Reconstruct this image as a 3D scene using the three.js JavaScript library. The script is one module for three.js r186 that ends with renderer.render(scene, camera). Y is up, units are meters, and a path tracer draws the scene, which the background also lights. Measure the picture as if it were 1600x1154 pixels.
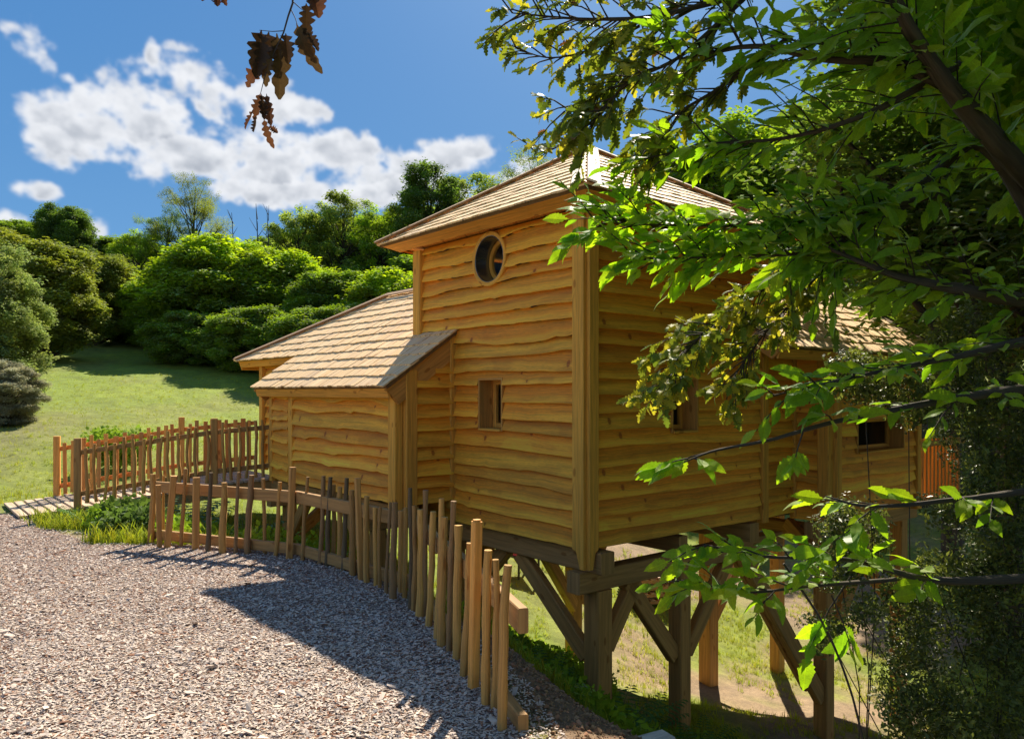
import * as THREE from 'three';
import { mergeGeometries } from 'three/addons/utils/BufferGeometryUtils.js';
import { ConvexGeometry } from 'three/addons/geometries/ConvexGeometry.js';
import { Brush, Evaluator, SUBTRACTION } from 'three-bvh-csg';

// ---------------------------------------------------------------- camera, exposure, sun
const EYE = 1.66, F = 1208, CX = 800, HY = 612;          // eye height; focal length and horizon in photo pixels
const scene = new THREE.Scene();
const camera = new THREE.PerspectiveCamera(51.07, 1600 / 1154, 0.05, 900);
camera.position.set(0, EYE, 0);
camera.lookAt(0, EYE, -10);
camera.setViewOffset(1600, 1154, 0, -35, 1600, 1154);
camera.updateProjectionMatrix();
const renderer = new THREE.WebGLRenderer({ antialias: true });
renderer.toneMapping = THREE.LinearToneMapping;
renderer.toneMappingExposure = 2.6;
renderer.shadowMap.enabled = true;
const SUN = new THREE.Vector3(0.155, 0.695, -0.703).normalize();
const sun = new THREE.DirectionalLight(new THREE.Color(1.0, 0.90, 0.74), 3.8);
sun.position.copy(SUN).multiplyScalar(120);
sun.castShadow = true;
Object.assign(sun.shadow.camera, { left: -60, right: 60, top: 60, bottom: -60, near: 1, far: 300 });
sun.shadow.mapSize.set(4096, 4096);
scene.add(sun);

// ---------------------------------------------------------------- small helpers
function rng(seed) { let a = seed >>> 0; return () => { a = (a + 0x6D2B79F5) | 0; let t = Math.imul(a ^ (a >>> 15), 1 | a); t = (t + Math.imul(t ^ (t >>> 7), 61 | t)) ^ t; return ((t ^ (t >>> 14)) >>> 0) / 4294967296; }; }
const V = (x, y, z) => new THREE.Vector3(x, y, z);
const clamp = (x, a = 0, b = 1) => Math.min(b, Math.max(a, x));
const lerp = (a, b, t) => a + (b - a) * t;
const sstep = (a, b, x) => { const t = clamp((x - a) / (b - a)); return t * t * (3 - 2 * t); };
function h2(x, y, s) { let h = Math.imul(x | 0, 374761393) ^ Math.imul(y | 0, 668265263) ^ Math.imul(s | 0, 1274126177); h = Math.imul(h ^ (h >>> 13), 1274126177); h ^= h >>> 16; return (h >>> 0) / 4294967296; }
function vn(x, y, s = 0) {
  const xi = Math.floor(x), yi = Math.floor(y); let fx = x - xi, fy = y - yi;
  fx = fx * fx * (3 - 2 * fx); fy = fy * fy * (3 - 2 * fy);
  return lerp(lerp(h2(xi, yi, s), h2(xi + 1, yi, s), fx), lerp(h2(xi, yi + 1, s), h2(xi + 1, yi + 1, s), fx), fy);
}
function fbm(x, y, o = 4, s = 0) { let a = 0.5, r = 0, n = 0; for (let i = 0; i < o; i++) { r += a * vn(x, y, s + i * 17); n += a; a *= 0.5; x = x * 2.03 + 5.1; y = y * 2.03 + 1.7; } return r / n; }
const names = new Map();
function numbered(name) { const n = names.get(name) ?? 0; names.set(name, n + 1); return n ? name + '_' + String(n).padStart(3, '0') : name; }
function shade(o) { o.traverse((m) => { if (m.isMesh) { m.castShadow = true; m.receiveShadow = true; } }); return o; }
function thing(name, label, category, pos = [0, 0, 0], turn = 0, group) {
  const o = new THREE.Group(); o.name = numbered(name); o.position.set(...pos); o.rotation.y = turn;
  o.userData = { label, category }; if (group) o.userData.group = group;
  scene.add(o); return o;
}
function part(name, geo, mat, parent, label) {
  const m = new THREE.Mesh(geo, mat); m.name = name; m.castShadow = m.receiveShadow = true; if (label) m.userData.label = label; parent.add(m); return m;
}
function struct(name, geo, mat, label) { const m = new THREE.Mesh(geo, mat); m.name = name; m.userData = { kind: 'structure', label, category: name.replace(/_/g, ' ') }; m.castShadow = m.receiveShadow = true; scene.add(m); return m; }
function copies(name, geo, mat, list, parent = scene) {   // list of {p, q, s, c}
  const m = new THREE.InstancedMesh(geo, mat, list.length), M = new THREE.Matrix4();
  m.name = name; m.userData.kind = 'stuff'; m.castShadow = m.receiveShadow = true;
  list.forEach((e, i) => { M.compose(e.p, e.q, e.s); m.setMatrixAt(i, M); if (e.c) m.setColorAt(i, e.c); });
  parent.add(m); return m;
}
const at = (px, py, d) => V((px - CX) / F * d, EYE + (HY - py) / F * d, -d);

// geometry collector: flat quads, chamfered beams, tapering tubes; uv in metres (u across 0.5 m, v along 2 m)
class MB {
  constructor() { this.p = []; this.n = []; this.u = []; }
  tri(a, b, c, ua = [0, 0], ub = [0, 0], uc = [0, 0], na, nb, nc) {
    if (!na) { na = nb = nc = V(0, 0, 0).crossVectors(b.clone().sub(a), c.clone().sub(a)).normalize(); }
    for (const [v, n, w] of [[a, na, ua], [b, nb, ub], [c, nc, uc]]) { this.p.push(v.x, v.y, v.z); this.n.push(n.x, n.y, n.z); this.u.push(w[0], w[1]); }
  }
  quad(a, b, c, d, ua, ub, uc, ud, ns) {
    if (ns) { this.tri(a, b, c, ua, ub, uc, ns[0], ns[1], ns[2]); this.tri(a, c, d, ua, uc, ud, ns[0], ns[2], ns[3]); } else { this.tri(a, b, c, ua, ub, uc); this.tri(a, c, d, ua, uc, ud); }
  }
  beam(p, q, w, h, o = {}) {   // section w (side) x h (along up)
    const d = q.clone().sub(p), L = d.length(); d.normalize();
    const up0 = o.up ?? (Math.abs(d.y) > 0.95 ? V(1, 0, 0) : V(0, 1, 0));
    const x = V(0, 0, 0).crossVectors(up0, d).normalize(), y = V(0, 0, 0).crossVectors(d, x), c = Math.min(o.ch ?? 0.008, w * 0.3, h * 0.3);
    const a = w / 2, b = h / 2, sec = [[-a + c, -b], [a - c, -b], [a, -b + c], [a, b - c], [a - c, b], [-a + c, b], [-a, b - c], [-a, -b + c]];
    const ou = o.ou ?? Math.random0(), ov = o.ov ?? Math.random0() * 3;
    const P = sec.map(([i, j]) => p.clone().addScaledVector(x, i).addScaledVector(y, j)), Q = sec.map(([i, j]) => q.clone().addScaledVector(x, i).addScaledVector(y, j));
    let per = 0;
    for (let i = 0; i < 8; i++) {
      const k = (i + 1) % 8, l = Math.hypot(sec[k][0] - sec[i][0], sec[k][1] - sec[i][1]), u0 = ou + per / 0.5, u1 = ou + (per + l) / 0.5; per += l;
      this.quad(P[i], P[k], Q[k], Q[i], [u0, ov], [u1, ov], [u1, ov + L / 2], [u0, ov + L / 2]);
    }
    const uvc = ([i, j]) => [ou + i / 0.5, ov + j / 4];
    for (let i = 1; i < 7; i++) { this.tri(P[0], P[i + 1], P[i], uvc(sec[0]), uvc(sec[i + 1]), uvc(sec[i])); this.tri(Q[0], Q[i], Q[i + 1], uvc(sec[0]), uvc(sec[i]), uvc(sec[i + 1])); }
    return this;
  }
  tube(pts, rad, seg = 7, cap = true, ou = 0, rough = 0, rs = 1) {
    const R = []; let len = 0;
    for (let i = 0; i < pts.length; i++) {
      const d = pts[Math.min(i + 1, pts.length - 1)].clone().sub(pts[Math.max(i - 1, 0)]).normalize();
      const x = V(0, 0, 0).crossVectors(Math.abs(d.y) > 0.9 ? V(1, 0, 0) : V(0, 1, 0), d).normalize(), y = V(0, 0, 0).crossVectors(d, x);
      if (i) len += pts[i].distanceTo(pts[i - 1]);
      R.push({ len, ring: Array.from({ length: seg }, (_, k) => { const a = k / seg * Math.PI * 2, r = rad[i] * (1 + rough * (h2(k, i, rs) - 0.5)); const n = x.clone().multiplyScalar(Math.cos(a)).addScaledVector(y, Math.sin(a)); return { p: pts[i].clone().addScaledVector(n, r), n }; }) });
    }
    for (let i = 0; i + 1 < R.length; i++) for (let k = 0; k < seg; k++) {
      const j = (k + 1) % seg, a = R[i].ring[k], b = R[i].ring[j], c = R[i + 1].ring[j], d = R[i + 1].ring[k];
      this.quad(a.p, b.p, c.p, d.p, [ou + k / seg, R[i].len / 2], [ou + (k + 1) / seg, R[i].len / 2], [ou + (k + 1) / seg, R[i + 1].len / 2], [ou + k / seg, R[i + 1].len / 2], [a.n, b.n, c.n, d.n]);
    }
    if (cap) for (const [r, f] of [[R[0], 1], [R[R.length - 1], 0]]) for (let k = 1; k + 1 < seg; k++) {
      const [a, b, c] = f ? [r.ring[0].p, r.ring[k + 1].p, r.ring[k].p] : [r.ring[0].p, r.ring[k].p, r.ring[k + 1].p];
      this.tri(a, b, c, [ou, 0], [ou + 0.1, 0], [ou + 0.1, 0.05]);
    }
    return this;
  }
  prism(pts, off, grain) {   // polygon pushed along off; grain: direction of the wood
    const q = pts.map((p) => p.clone().add(off)), n = pts.length, gc = grain && V(0, 0, 0).crossVectors(grain, off).normalize(), uv = grain ? (p) => [p.dot(gc) / 0.5, p.dot(grain) / 2] : (p) => [(p.x + p.z) / 0.5, p.y / 2];
    for (let i = 1; i + 1 < n; i++) { this.tri(pts[0], pts[i + 1], pts[i], uv(pts[0]), uv(pts[i + 1]), uv(pts[i])); this.tri(q[0], q[i], q[i + 1], uv(q[0]), uv(q[i]), uv(q[i + 1])); }
    for (let i = 0; i < n; i++) { const k = (i + 1) % n; this.quad(pts[i], pts[k], q[k], q[i], uv(pts[i]), uv(pts[k]), uv(q[k]), uv(q[i])); }
    return this;
  }
  geo() {
    const g = new THREE.BufferGeometry();
    g.setAttribute('position', new THREE.Float32BufferAttribute(this.p, 3)); g.setAttribute('normal', new THREE.Float32BufferAttribute(this.n, 3)); g.setAttribute('uv', new THREE.Float32BufferAttribute(this.u, 2));
    return g;
  }
}
const gr = rng(4); Math.random0 = gr;

// ---------------------------------------------------------------- sky: clear summer blue with low cumulus
{
  const W = 3072, H = 1536, data = new Float32Array(W * H * 4), E = 1 / renderer.toneMappingExposure;
  // clouds as flattened heaps: azimuth and elevation in degrees, half width, half height
  const az = (px) => Math.atan((px - CX) / F) * 180 / Math.PI, el = (px, py) => Math.atan((HY - py) / Math.hypot(F, px - CX)) * 180 / Math.PI;
  const heap = [];
  const add = (px, py, rx, ry, w = 1) => heap.push([az(px), el(px, py), rx / F * 57.3 * Math.cos(az(px) / 57.3) ** 2, ry / F * 57.3 * Math.cos(az(px) / 57.3), w]);
  add(150, 205, 120, 72); add(220, 190, 90, 75); add(250, 245, 90, 55); add(90, 220, 60, 42); add(300, 120, 60, 38, .8); add(330, 150, 40, 40, .75); add(420, 165, 112, 40); add(470, 172, 60, 26);
  add(400, 215, 90, 28); add(340, 250, 80, 40); add(430, 260, 130, 55); add(530, 245, 90, 42); add(560, 275, 80, 30); add(690, 245, 105, 34); add(640, 250, 60, 30); add(740, 240, 45, 18); add(400, 300, 90, 30); add(480, 300, 100, 30); add(640, 295, 130, 26); add(560, 300, 90, 30);
  add(55, 300, 44, 19); add(20, 345, 60, 22, .8); add(130, 350, 48, 26, .8); add(60, 75, 46, 40, .45); add(70, 100, 24, 26, .5); add(15, 40, 20, 14, .5); add(105, 122, 16, 11, .6); add(240, 85, 12, 20, .5); add(285, 75, 30, 10, .4);
  add(820, 270, 60, 22, .7); add(1010, 300, 90, 30);
  const r = rng(77);
  for (let i = 0; i < 60; i++) {   // the same fair-weather cumulus round the unseen sky, added to whiten the skylight
    const a = 45 + r() * 270, e = 7 + r() * 38, n = 3 + Math.floor(r() * 4), w = 1 / Math.cos(e / 57.3);
    for (let k = 0; k < n; k++) heap.push([((a + (r() - 0.5) * 16 * w + 180) % 360) - 180, e + (r() - 0.5) * 5, (2 + r() * 5) * w, 1.3 + r() * 2.4, 1]);
  }
  const sd = SUN, cols = Array.from({ length: 361 }, (_, i) => heap.filter((q) => { let da = Math.abs(i - 180 - q[0]); if (da > 180) da = 360 - da; return da < q[2] * 2 + 1; }));
  for (let y = 0; y < H; y++) {
    const e = (y + 0.5) / H * 180 - 90, er = e / 57.29578;
    for (let x = 0; x < W; x++) {
      const lon = (x + 0.5) / W * 360 - 180;                // atan2(z, x)
      let a = lon + 90; if (a > 180) a -= 360;              // 0 straight ahead (-z), right positive
      const o = (y * W + x) * 4;
      const up = clamp(e / 90);
      const t = 1 - Math.exp(-Math.max(e, 0) / 17);
      let R = lerp(0.235, 0.036, t), G = lerp(0.50, 0.205, t), B = lerp(0.82, 0.57, t);
      const k = 1 - 0.25 * up; R *= k; G *= k; B *= k;
      const dx = Math.cos(er) * Math.cos(lon / 57.29578), dz = Math.cos(er) * Math.sin(lon / 57.29578), dy = Math.sin(er);
      const cs = Math.max(0, dx * sd.x + dy * sd.y + dz * sd.z), halo = 0.35 * Math.pow(cs, 24) + 0.10 * Math.pow(cs, 5);
      R += halo * 0.8; G += halo * 0.85; B += halo * 0.8;
      if (e < 0) { R = lerp(R, 0.12, clamp(-e / 6)); G = lerp(G, 0.13, clamp(-e / 6)); B = lerp(B, 0.07, clamp(-e / 6)); }
      if (e > -2 && e < 56) {
        let m = -9, mw = 1, low = 0;
        for (const q of cols[Math.round(a) + 180]) {
          let da = a - q[0]; if (da > 180) da -= 360; if (da < -180) da += 360;
          const u = da / q[2], v = (e - q[1]) / q[3]; if (Math.abs(u) > 2 || Math.abs(v) > 2) continue;
          const f = q[4] * (1 - (u * u + v * v * (v < 0 ? 1.25 : 1)));
          if (f > m) { m = f; low = v; }
        }
        if (m > -1.6) {
          const n1 = fbm(a * 0.36 + 9, e * 0.52 + 3, 5, 5), n2 = fbm(a * 1.5, e * 1.8, 6, 9);
          const dens = m * 0.95 - 0.10 + (n1 - 0.5) * 1.7 + (n2 - 0.5) * 1.0;
          const al = sstep(-0.06, 0.62, dens) * 0.97;
          if (al > 0) {
            const relief = fbm(a * 0.9 + 0.25, e * 1.2 + 0.4, 5, 9) - fbm(a * 0.9 - 0.25, e * 1.2 - 0.5, 5, 9);
            const thick = sstep(0.35, 1.1, dens), l = clamp(1.0 - 0.40 * thick * clamp(0.42 - low * 0.8 + (n1 - 0.5) * 1.4 + (n2 - .5) * .5) + relief * 0.30, 0.52, 1.05);
            R = lerp(R, 0.86 * l, al); G = lerp(G, 0.88 * l ** .92, al); B = lerp(B, 0.92 * l ** .8, al);
          }
        }
      }
      data[o] = R * E; data[o + 1] = G * E; data[o + 2] = B * E; data[o + 3] = 1;
    }
  }
  const sky = new THREE.DataTexture(data, W, H, THREE.RGBAFormat, THREE.FloatType);
  sky.mapping = THREE.EquirectangularReflectionMapping; sky.magFilter = sky.minFilter = THREE.LinearFilter; sky.needsUpdate = true;
  scene.background = sky; scene.environment = sky;
}

// ---------------------------------------------------------------- textures and materials
function tex(w, h, fn, srgb = true) {
  const d = new Uint8Array(w * h * 4);
  for (let y = 0; y < h; y++) for (let x = 0; x < w; x++) { const c = fn(x, y), o = (y * w + x) * 4; d[o] = clamp(c[0]) * 255; d[o + 1] = clamp(c[1]) * 255; d[o + 2] = clamp(c[2]) * 255; d[o + 3] = 255; }
  const t = new THREE.DataTexture(d, w, h); t.wrapS = t.wrapT = THREE.RepeatWrapping; t.magFilter = THREE.LinearFilter; t.minFilter = THREE.LinearMipmapLinearFilter; t.generateMipmaps = true;
  if (srgb) t.colorSpace = THREE.SRGBColorSpace; t.needsUpdate = true; return t;
}
// tiling noise: wraps after px, py cells
function tn(x, y, px, py, s) {
  const xi = Math.floor(x), yi = Math.floor(y); let fx = x - xi, fy = y - yi; fx = fx * fx * (3 - 2 * fx); fy = fy * fy * (3 - 2 * fy);
  const X = (i) => ((i % px) + px) % px, Y = (i) => ((i % py) + py) % py;
  return lerp(lerp(h2(X(xi), Y(yi), s), h2(X(xi + 1), Y(yi), s), fx), lerp(h2(X(xi), Y(yi + 1), s), h2(X(xi + 1), Y(yi + 1), s), fx), fy);
}
const rk = rng(31);
const beamKnots = Array.from({ length: 5 }, () => [rk(), rk(), 0.012 + rk() * 0.02]);
const grainAt = (u, v) => {   // u across 0.5 m, v along 2 m
  let k = 0, bend = 0;
  for (const [a, b, r] of beamKnots) { let du = Math.abs(u - a); du = Math.min(du, 1 - du); let dv = Math.abs(v - b); dv = Math.min(dv, 1 - dv); const d = Math.hypot(du * 0.5, dv * 0.9) / r; k = Math.max(k, 1 - sstep(0.5, 1.0, d)); bend += Math.exp(-d * d * 0.25) * 0.05 * (u > a ? 1 : -1); }
  const w = u + bend + (tn(u * 3, v * 6, 3, 6, 3) - 0.5) * 0.05;
  const g = 0.55 * tn(w * 26, v * 4, 26, 4, 11) + 0.3 * tn(w * 70, v * 10, 70, 10, 12) + 0.15 * tn(w * 160, v * 40, 160, 40, 13);
  return [g, k];
};
const beamMap = tex(256, 512, (x, y) => { const [g, k] = grainAt(x / 256, y / 512); const t = 0.84 + 0.2 * (g - 0.5) * 1.6, b = 1 - 0.16 * k; return [(t + 0.1) * b, (t + 0.06) * b * (1 - .08 * k), t * b * (1 - .2 * k)]; });
const beamBump = tex(256, 512, (x, y) => { const [g, k] = grainAt(x / 256, y / 512); const t = g * (1 - 0.4 * k); return [t, t, t]; }, false);
// board atlas: eight sawn boards, each a row; u along 3.5 m, v across the board from its waney lower edge
const ROWS = 8, boardInfo = Array.from({ length: ROWS }, (_, r) => { const q = rng(500 + r * 7); return { knots: Array.from({ length: Math.floor(q() * 4) }, () => [q(), 0.2 + q() * 0.66, 0.012 + q() * 0.022]), sap: 0.26 + q() * 0.34, tone: q(), bark: r >= 6 ? 1 : 0.15 }; });
const boardAt = (u, v, row) => {
  const B = boardInfo[row]; let k = 0, ring = 0, bend = 0;
  for (const [a, b, r] of B.knots) { let du = Math.abs(u - a); du = Math.min(du, 1 - du); const d = Math.hypot(du * 3.5, (v - b) * 0.2) / r; if (d < 8) { k = Math.max(k, 1 - sstep(0.6, 1.05, d)); ring = Math.max(ring, Math.exp(-d * 0.9)); bend += Math.exp(-d * 0.55) * 0.12 * Math.sign(v - b); } }
  const wav = (tn(u * 5, 0.5, 5, 2, row + 60) - 0.5) * 0.16 + (tn(u * 17, 0.5, 17, 2, row + 80) - 0.5) * 0.06;
  const w = v + wav + bend;
  const g = 0.28 * tn(u * 6, w * 9 + 40, 6, 999, row * 9 + 1) + 0.42 * tn(u * 10, w * 34 + 40, 10, 999, row * 9 + 2) + 0.3 * tn(u * 80, w * 60 + 40, 80, 999, row * 9 + 3);
  const sap = sstep(B.sap + 0.14, B.sap - 0.06, w + (g - 0.5) * 0.12);
  const edge = (tn(u * 34, 0.5, 34, 2, row + 7) - 0.38) * 0.2 + (tn(u * 120, v * 30, 120, 99, row + 17) - 0.5) * 0.05;
  const bark = v < edge * B.bark ? 1 : 0;
  const rot = sstep(0.62, 0.8, tn(u * 9, v * 3 + 20, 9, 99, row + 99)) * 0.35;
  return { g, k, sap, bark, ring, rot };
};
const boardMap = tex(1024, 1024, (x, y) => {
  const row = Math.min(ROWS - 1, Math.floor(y / 128)), v = (y % 128) / 128, q = boardAt(x / 1024, v, row), T = 0.92 + 0.16 * boardInfo[row].tone;
  let c = [lerp(0.875, 0.955, q.sap), lerp(0.57, 0.69, q.sap), lerp(0.13, 0.20, q.sap)];
  const f = (0.83 + 0.38 * q.g) * T; c = c.map((z) => z * f);
  c = [lerp(c[0], c[0] * .86, q.rot), lerp(c[1], c[1] * .78, q.rot), lerp(c[2], c[2] * .7, q.rot)];
  c = [c[0] * (1 - 0.2 * q.k - 0.08 * q.ring), c[1] * (1 - 0.3 * q.k - 0.12 * q.ring), c[2] * (1 - 0.4 * q.k - 0.15 * q.ring)];
  if (q.bark) { const b = 0.7 + 0.6 * q.g; c = [0.26 * b, 0.175 * b, 0.10 * b]; }
  return c;
});
const boardBump = tex(1024, 1024, (x, y) => { const row = Math.min(ROWS - 1, Math.floor(y / 128)), q = boardAt(x / 1024, (y % 128) / 128, row), t = 0.5 + 0.5 * (q.g - 0.5) + 0.3 * q.bark + 0.2 * q.k; return [t, t, t]; }, false);
const speckle = tex(512, 512, (x, y) => { const u = x / 512, v = y / 512; const t = 0.55 + 0.35 * (0.4 * tn(u * 8, v * 8, 8, 8, 1) + 0.3 * tn(u * 32, v * 32, 32, 32, 2) + 0.3 * tn(u * 128, v * 128, 128, 128, 3)) + 0.1 * tn(u * 256, v * 256, 256, 256, 4); return [t, t, t]; });
const gravelMap = tex(1024, 1024, (x, y) => {   // 1.6 m of slate and bark chips
  const u = x / 1024, v = y / 1024; let best = 9, id = 0;
  const gx = u * 46, gy = v * 62; for (let i = -1; i <= 1; i++) for (let j = -1; j <= 1; j++) { const cx = Math.floor(gx) + i, cy = Math.floor(gy) + j, wx = ((cx % 46) + 46) % 46, wy = ((cy % 62) + 62) % 62; const d = Math.hypot(cx + h2(wx, wy, 1) - gx, (cy + h2(wx, wy, 2) - gy) * (0.8 + 0.6 * h2(wx, wy, 4))); if (d < best) { best = d; id = h2(wx, wy, 3); } }
  const g = 0.72 + 0.22 * tn(u * 128, v * 128, 128, 128, 6), e = sstep(0.75, 0.45, best);
  let c = id < 0.12 ? [0.50, 0.34, 0.25] : id < 0.35 ? [0.60, 0.53, 0.49] : id < 0.6 ? [0.66, 0.61, 0.58] : id < 0.85 ? [0.56, 0.53, 0.54] : [0.73, 0.67, 0.61];
  return c.map((z) => z * g * (0.7 + 0.3 * e) * 1.15);
});
const gravelBump = tex(1024, 1024, (x, y) => {
  const u = x / 1024, v = y / 1024; let best = 9, id = 0;
  const gx = u * 46, gy = v * 62; for (let i = -1; i <= 1; i++) for (let j = -1; j <= 1; j++) { const cx = Math.floor(gx) + i, cy = Math.floor(gy) + j, wx = ((cx % 46) + 46) % 46, wy = ((cy % 62) + 62) % 62; const d = Math.hypot(cx + h2(wx, wy, 1) - gx, (cy + h2(wx, wy, 2) - gy) * (0.8 + 0.6 * h2(wx, wy, 4))); if (d < best) { best = d; id = h2(wx, wy, 3); } }
  const t = sstep(0.8, 0.35, best) * (0.5 + 0.5 * id); return [t, t, t];
}, false);
const lin = (r, g, b) => new THREE.Color().setRGB(r, g, b);
const std = (c, o = {}) => new THREE.MeshStandardMaterial({ color: c, roughness: 0.8, ...o });
const wood = (r, g, b, rough = 0.75) => std(lin(r, g, b), { map: beamMap, bumpMap: beamBump, bumpScale: 0.002, roughness: rough });
const boardMats = [[1, 1, 1], [0.88, 0.80, 0.72], [1.05, 1.02, 1.05], [0.95, 1.0, 1.1], [0.80, 0.68, 0.58]].map((c) => std(lin(...c), { map: boardMap, bumpMap: boardBump, bumpScale: 0.0014, roughness: 0.7 }));
const M = {
  post: wood(0.90, 0.47, 0.07), postB: wood(0.80, 0.41, 0.06), frame: wood(0.66, 0.33, 0.075), beam: wood(0.46, 0.275, 0.10), beamB: wood(0.48, 0.285, 0.105), stilt: wood(0.54, 0.305, 0.095), back: wood(0.20, 0.115, 0.045),  // back: wall lining toned dark so the rooms look dim through the windows
  deck: wood(0.56, 0.46, 0.36), cap: wood(0.50, 0.33, 0.20), paleCap: wood(1.0, 0.93, 0.80), sawn: wood(0.86, 0.45, 0.11), sawnB: wood(0.56, 0.31, 0.095), rail: wood(0.42, 0.25, 0.09), railRed: wood(0.78, 0.33, 0.08), fasc: wood(0.86, 0.43, 0.075),
  glass: new THREE.MeshPhysicalMaterial({ color: lin(0.85, 0.9, 0.9), transmission: 1, roughness: 0.02, thickness: 0, ior: 1.5 }),
  metal: std(lin(0.26, 0.28, 0.27), { metalness: 0.9, roughness: 0.25 }), dark: std(lin(0.02, 0.018, 0.015), { roughness: 0.9 }),
};
const shingleMats = [[0.97, 0.71, 0.40], [0.92, 0.68, 0.40], [1.0, 0.77, 0.47], [0.88, 0.66, 0.41], [0.95, 0.66, 0.34], [0.80, 0.60, 0.38]].map((c) => wood(...c, 0.7));

// ---------------------------------------------------------------- terrain
const CTRL = [[0, -3, -1.6], [-6, -3, -1.6], [3, -3, -1.7], [-3, 2, -1.7], [0, 2, -1.7], [-8, 3, -1.7], [-2, 5, -1.76], [-6, 6, -1.78], [-4, 8.5, -1.83], [-8, 9, -1.84], [-6, 10.5, -1.87], [-8, 12, -1.88], [-13, 8, -1.8], [-12, 13, -1.78],
  [0.05, 3.9, -1.74], [-0.35, 5, -1.765], [-0.85, 6.2, -1.785], [-1.5, 7.5, -1.81], [-2.5, 8.6, -1.83], [-4.3, 9.3, -1.85], [-1, 4, -1.74],
  [0.65, 4.5, -2.0], [1.0, 5.6, -2.7], [0.1, 6.2, -2.15], [0.9, 7, -3.25], [0.2, 7.6, -2.95], [-0.3, 8.6, -2.9], [0.95, 8.55, -3.62], [2.05, 9.45, -4.15], [-1.5, 9.2, -2.4], [-2.6, 10.2, -2.4], [-4, 10.8, -2.25], [-5, 12.5, -2.15], [-3, 13, -2.6], [-6.5, 14.5, -2.1], [1, 12.1, -4.3], [4.57, 11.5, -4.95], [3.3, 13.1, -4.95], [2, 5, -3.0], [4, 7, -4.3], [2.4, 2.4, -2.3], [6, 9, -5], [6, 4, -3.6],
  [-9, 17, -1.4], [-14, 18, -0.9], [-12, 28, 0.1], [-8, 24, -0.9], [-5, 20, -1.8], [0, 18, -3.5], [-6, 32, 0.3], [0, 26, -2.5], [6, 20, -4.95], [12, 22, -4.8], [12, 32, -3.5], [4, 32, -2.5], [-20, 45, 3.2], [-14, 38, 1.7], [-30, 50, 5], [0, 40, 1], [10, 45, 1], [20, 20, -3.5], [20, 40, 1], [30, 30, 2],
  [-60, 80, 14], [0, 80, 10], [50, 80, 10], [-30, 120, 21], [0, 130, 20], [-80, 30, 8], [80, 40, 10], [-40, 10, 0], [30, 0, -2.5], [-30, -30, -1.5], [30, -30, -2.5], [0, -60, -1], [-100, 150, 28], [100, 150, 24], [0, 190, 26], [-120, -60, 2], [120, -60, 2]];
const tps0 = (() => {
  const n = CTRL.length, N = n + 3, U = (r2) => (r2 > 1e-9 ? r2 * Math.log(r2) : 0), A = Array.from({ length: N }, () => new Float64Array(N + 1));
  for (let i = 0; i < n; i++) { const [x, d, h] = CTRL[i]; for (let j = 0; j < n; j++) A[i][j] = U((x - CTRL[j][0]) ** 2 + (d - CTRL[j][1]) ** 2) + (i === j ? 0.02 : 0); A[i][n] = 1; A[i][n + 1] = x; A[i][n + 2] = d; A[i][N] = h; A[n][i] = 1; A[n + 1][i] = x; A[n + 2][i] = d; }
  for (let c = 0; c < N; c++) { let p = c; for (let r = c + 1; r < N; r++) if (Math.abs(A[r][c]) > Math.abs(A[p][c])) p = r; [A[c], A[p]] = [A[p], A[c]]; for (let r = 0; r < N; r++) if (r !== c) { const f = A[r][c] / A[c][c]; if (f) for (let k = c; k <= N; k++) A[r][k] -= f * A[c][k]; } }
  const w = A.map((r, i) => r[N] / r[i]);
  return (x, d) => { let h = w[n] + w[n + 1] * x + w[n + 2] * d; for (let i = 0; i < n; i++) h += w[i] * U((x - CTRL[i][0]) ** 2 + (d - CTRL[i][1]) ** 2); return h; };
})();
const GRAVEL = [[1.3, -5], [1.05, 0], [0.6, 2.4], [0.16, 3.7], [-0.06, 4.7], [-0.66, 6.3], [-1.36, 7.62], [-2.36, 8.8], [-3.5, 9.3], [-4.4, 9.42], [-5.1, 9.4], [-5.6, 9.95], [-6.6, 10.75], [-7.0, 11.35], [-7.6, 11.95], [-8.6, 12.3], [-10.5, 12.6], [-14, 12.2], [-17, 6], [-17, -5]];
function polyDist(x, d) {   // signed: positive inside; with the nearest point
  let inside = false, best = 1e9, bx = x, bd = d;
  for (let i = 0, j = GRAVEL.length - 1; i < GRAVEL.length; j = i++) {
    const [xi, yi] = GRAVEL[i], [xj, yj] = GRAVEL[j];
    if ((yi > d) !== (yj > d) && x < (xj - xi) * (d - yi) / (yj - yi) + xi) inside = !inside;
    const ex = xj - xi, ey = yj - yi, t = clamp(((x - xi) * ex + (d - yi) * ey) / (ex * ex + ey * ey)), px = xi + t * ex, py = yi + t * ey, q = Math.hypot(x - px, d - py);
    if (q < best) { best = q; bx = px; bd = py; }
  }
  return { s: inside ? best : -best, x: bx, d: bd };
}
function tps(x, d) { const w = sstep(-0.7, 0.25, polyDist(x, d).s) * sstep(-9, -3, d); return w > 0 ? lerp(tps0(x, d), -1.66 - 0.0204 * d, w) : tps0(x, d); }   // the drive is a gentle even slope
const bump = (x, d, s) => (fbm(x * 0.9 + 50, d * 0.9, 4, 21) - 0.5) * 0.22 * sstep(0, 1.6, -s) + (fbm(x * 4, d * 4, 3, 22) - 0.5) * 0.06 * sstep(0, 0.4, -s);
function heightRel(x, d) { const s = polyDist(x, d).s; return tps(x, d) + bump(x, d, s); }
const ground = (x, d) => EYE + heightRel(x, d);
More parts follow.
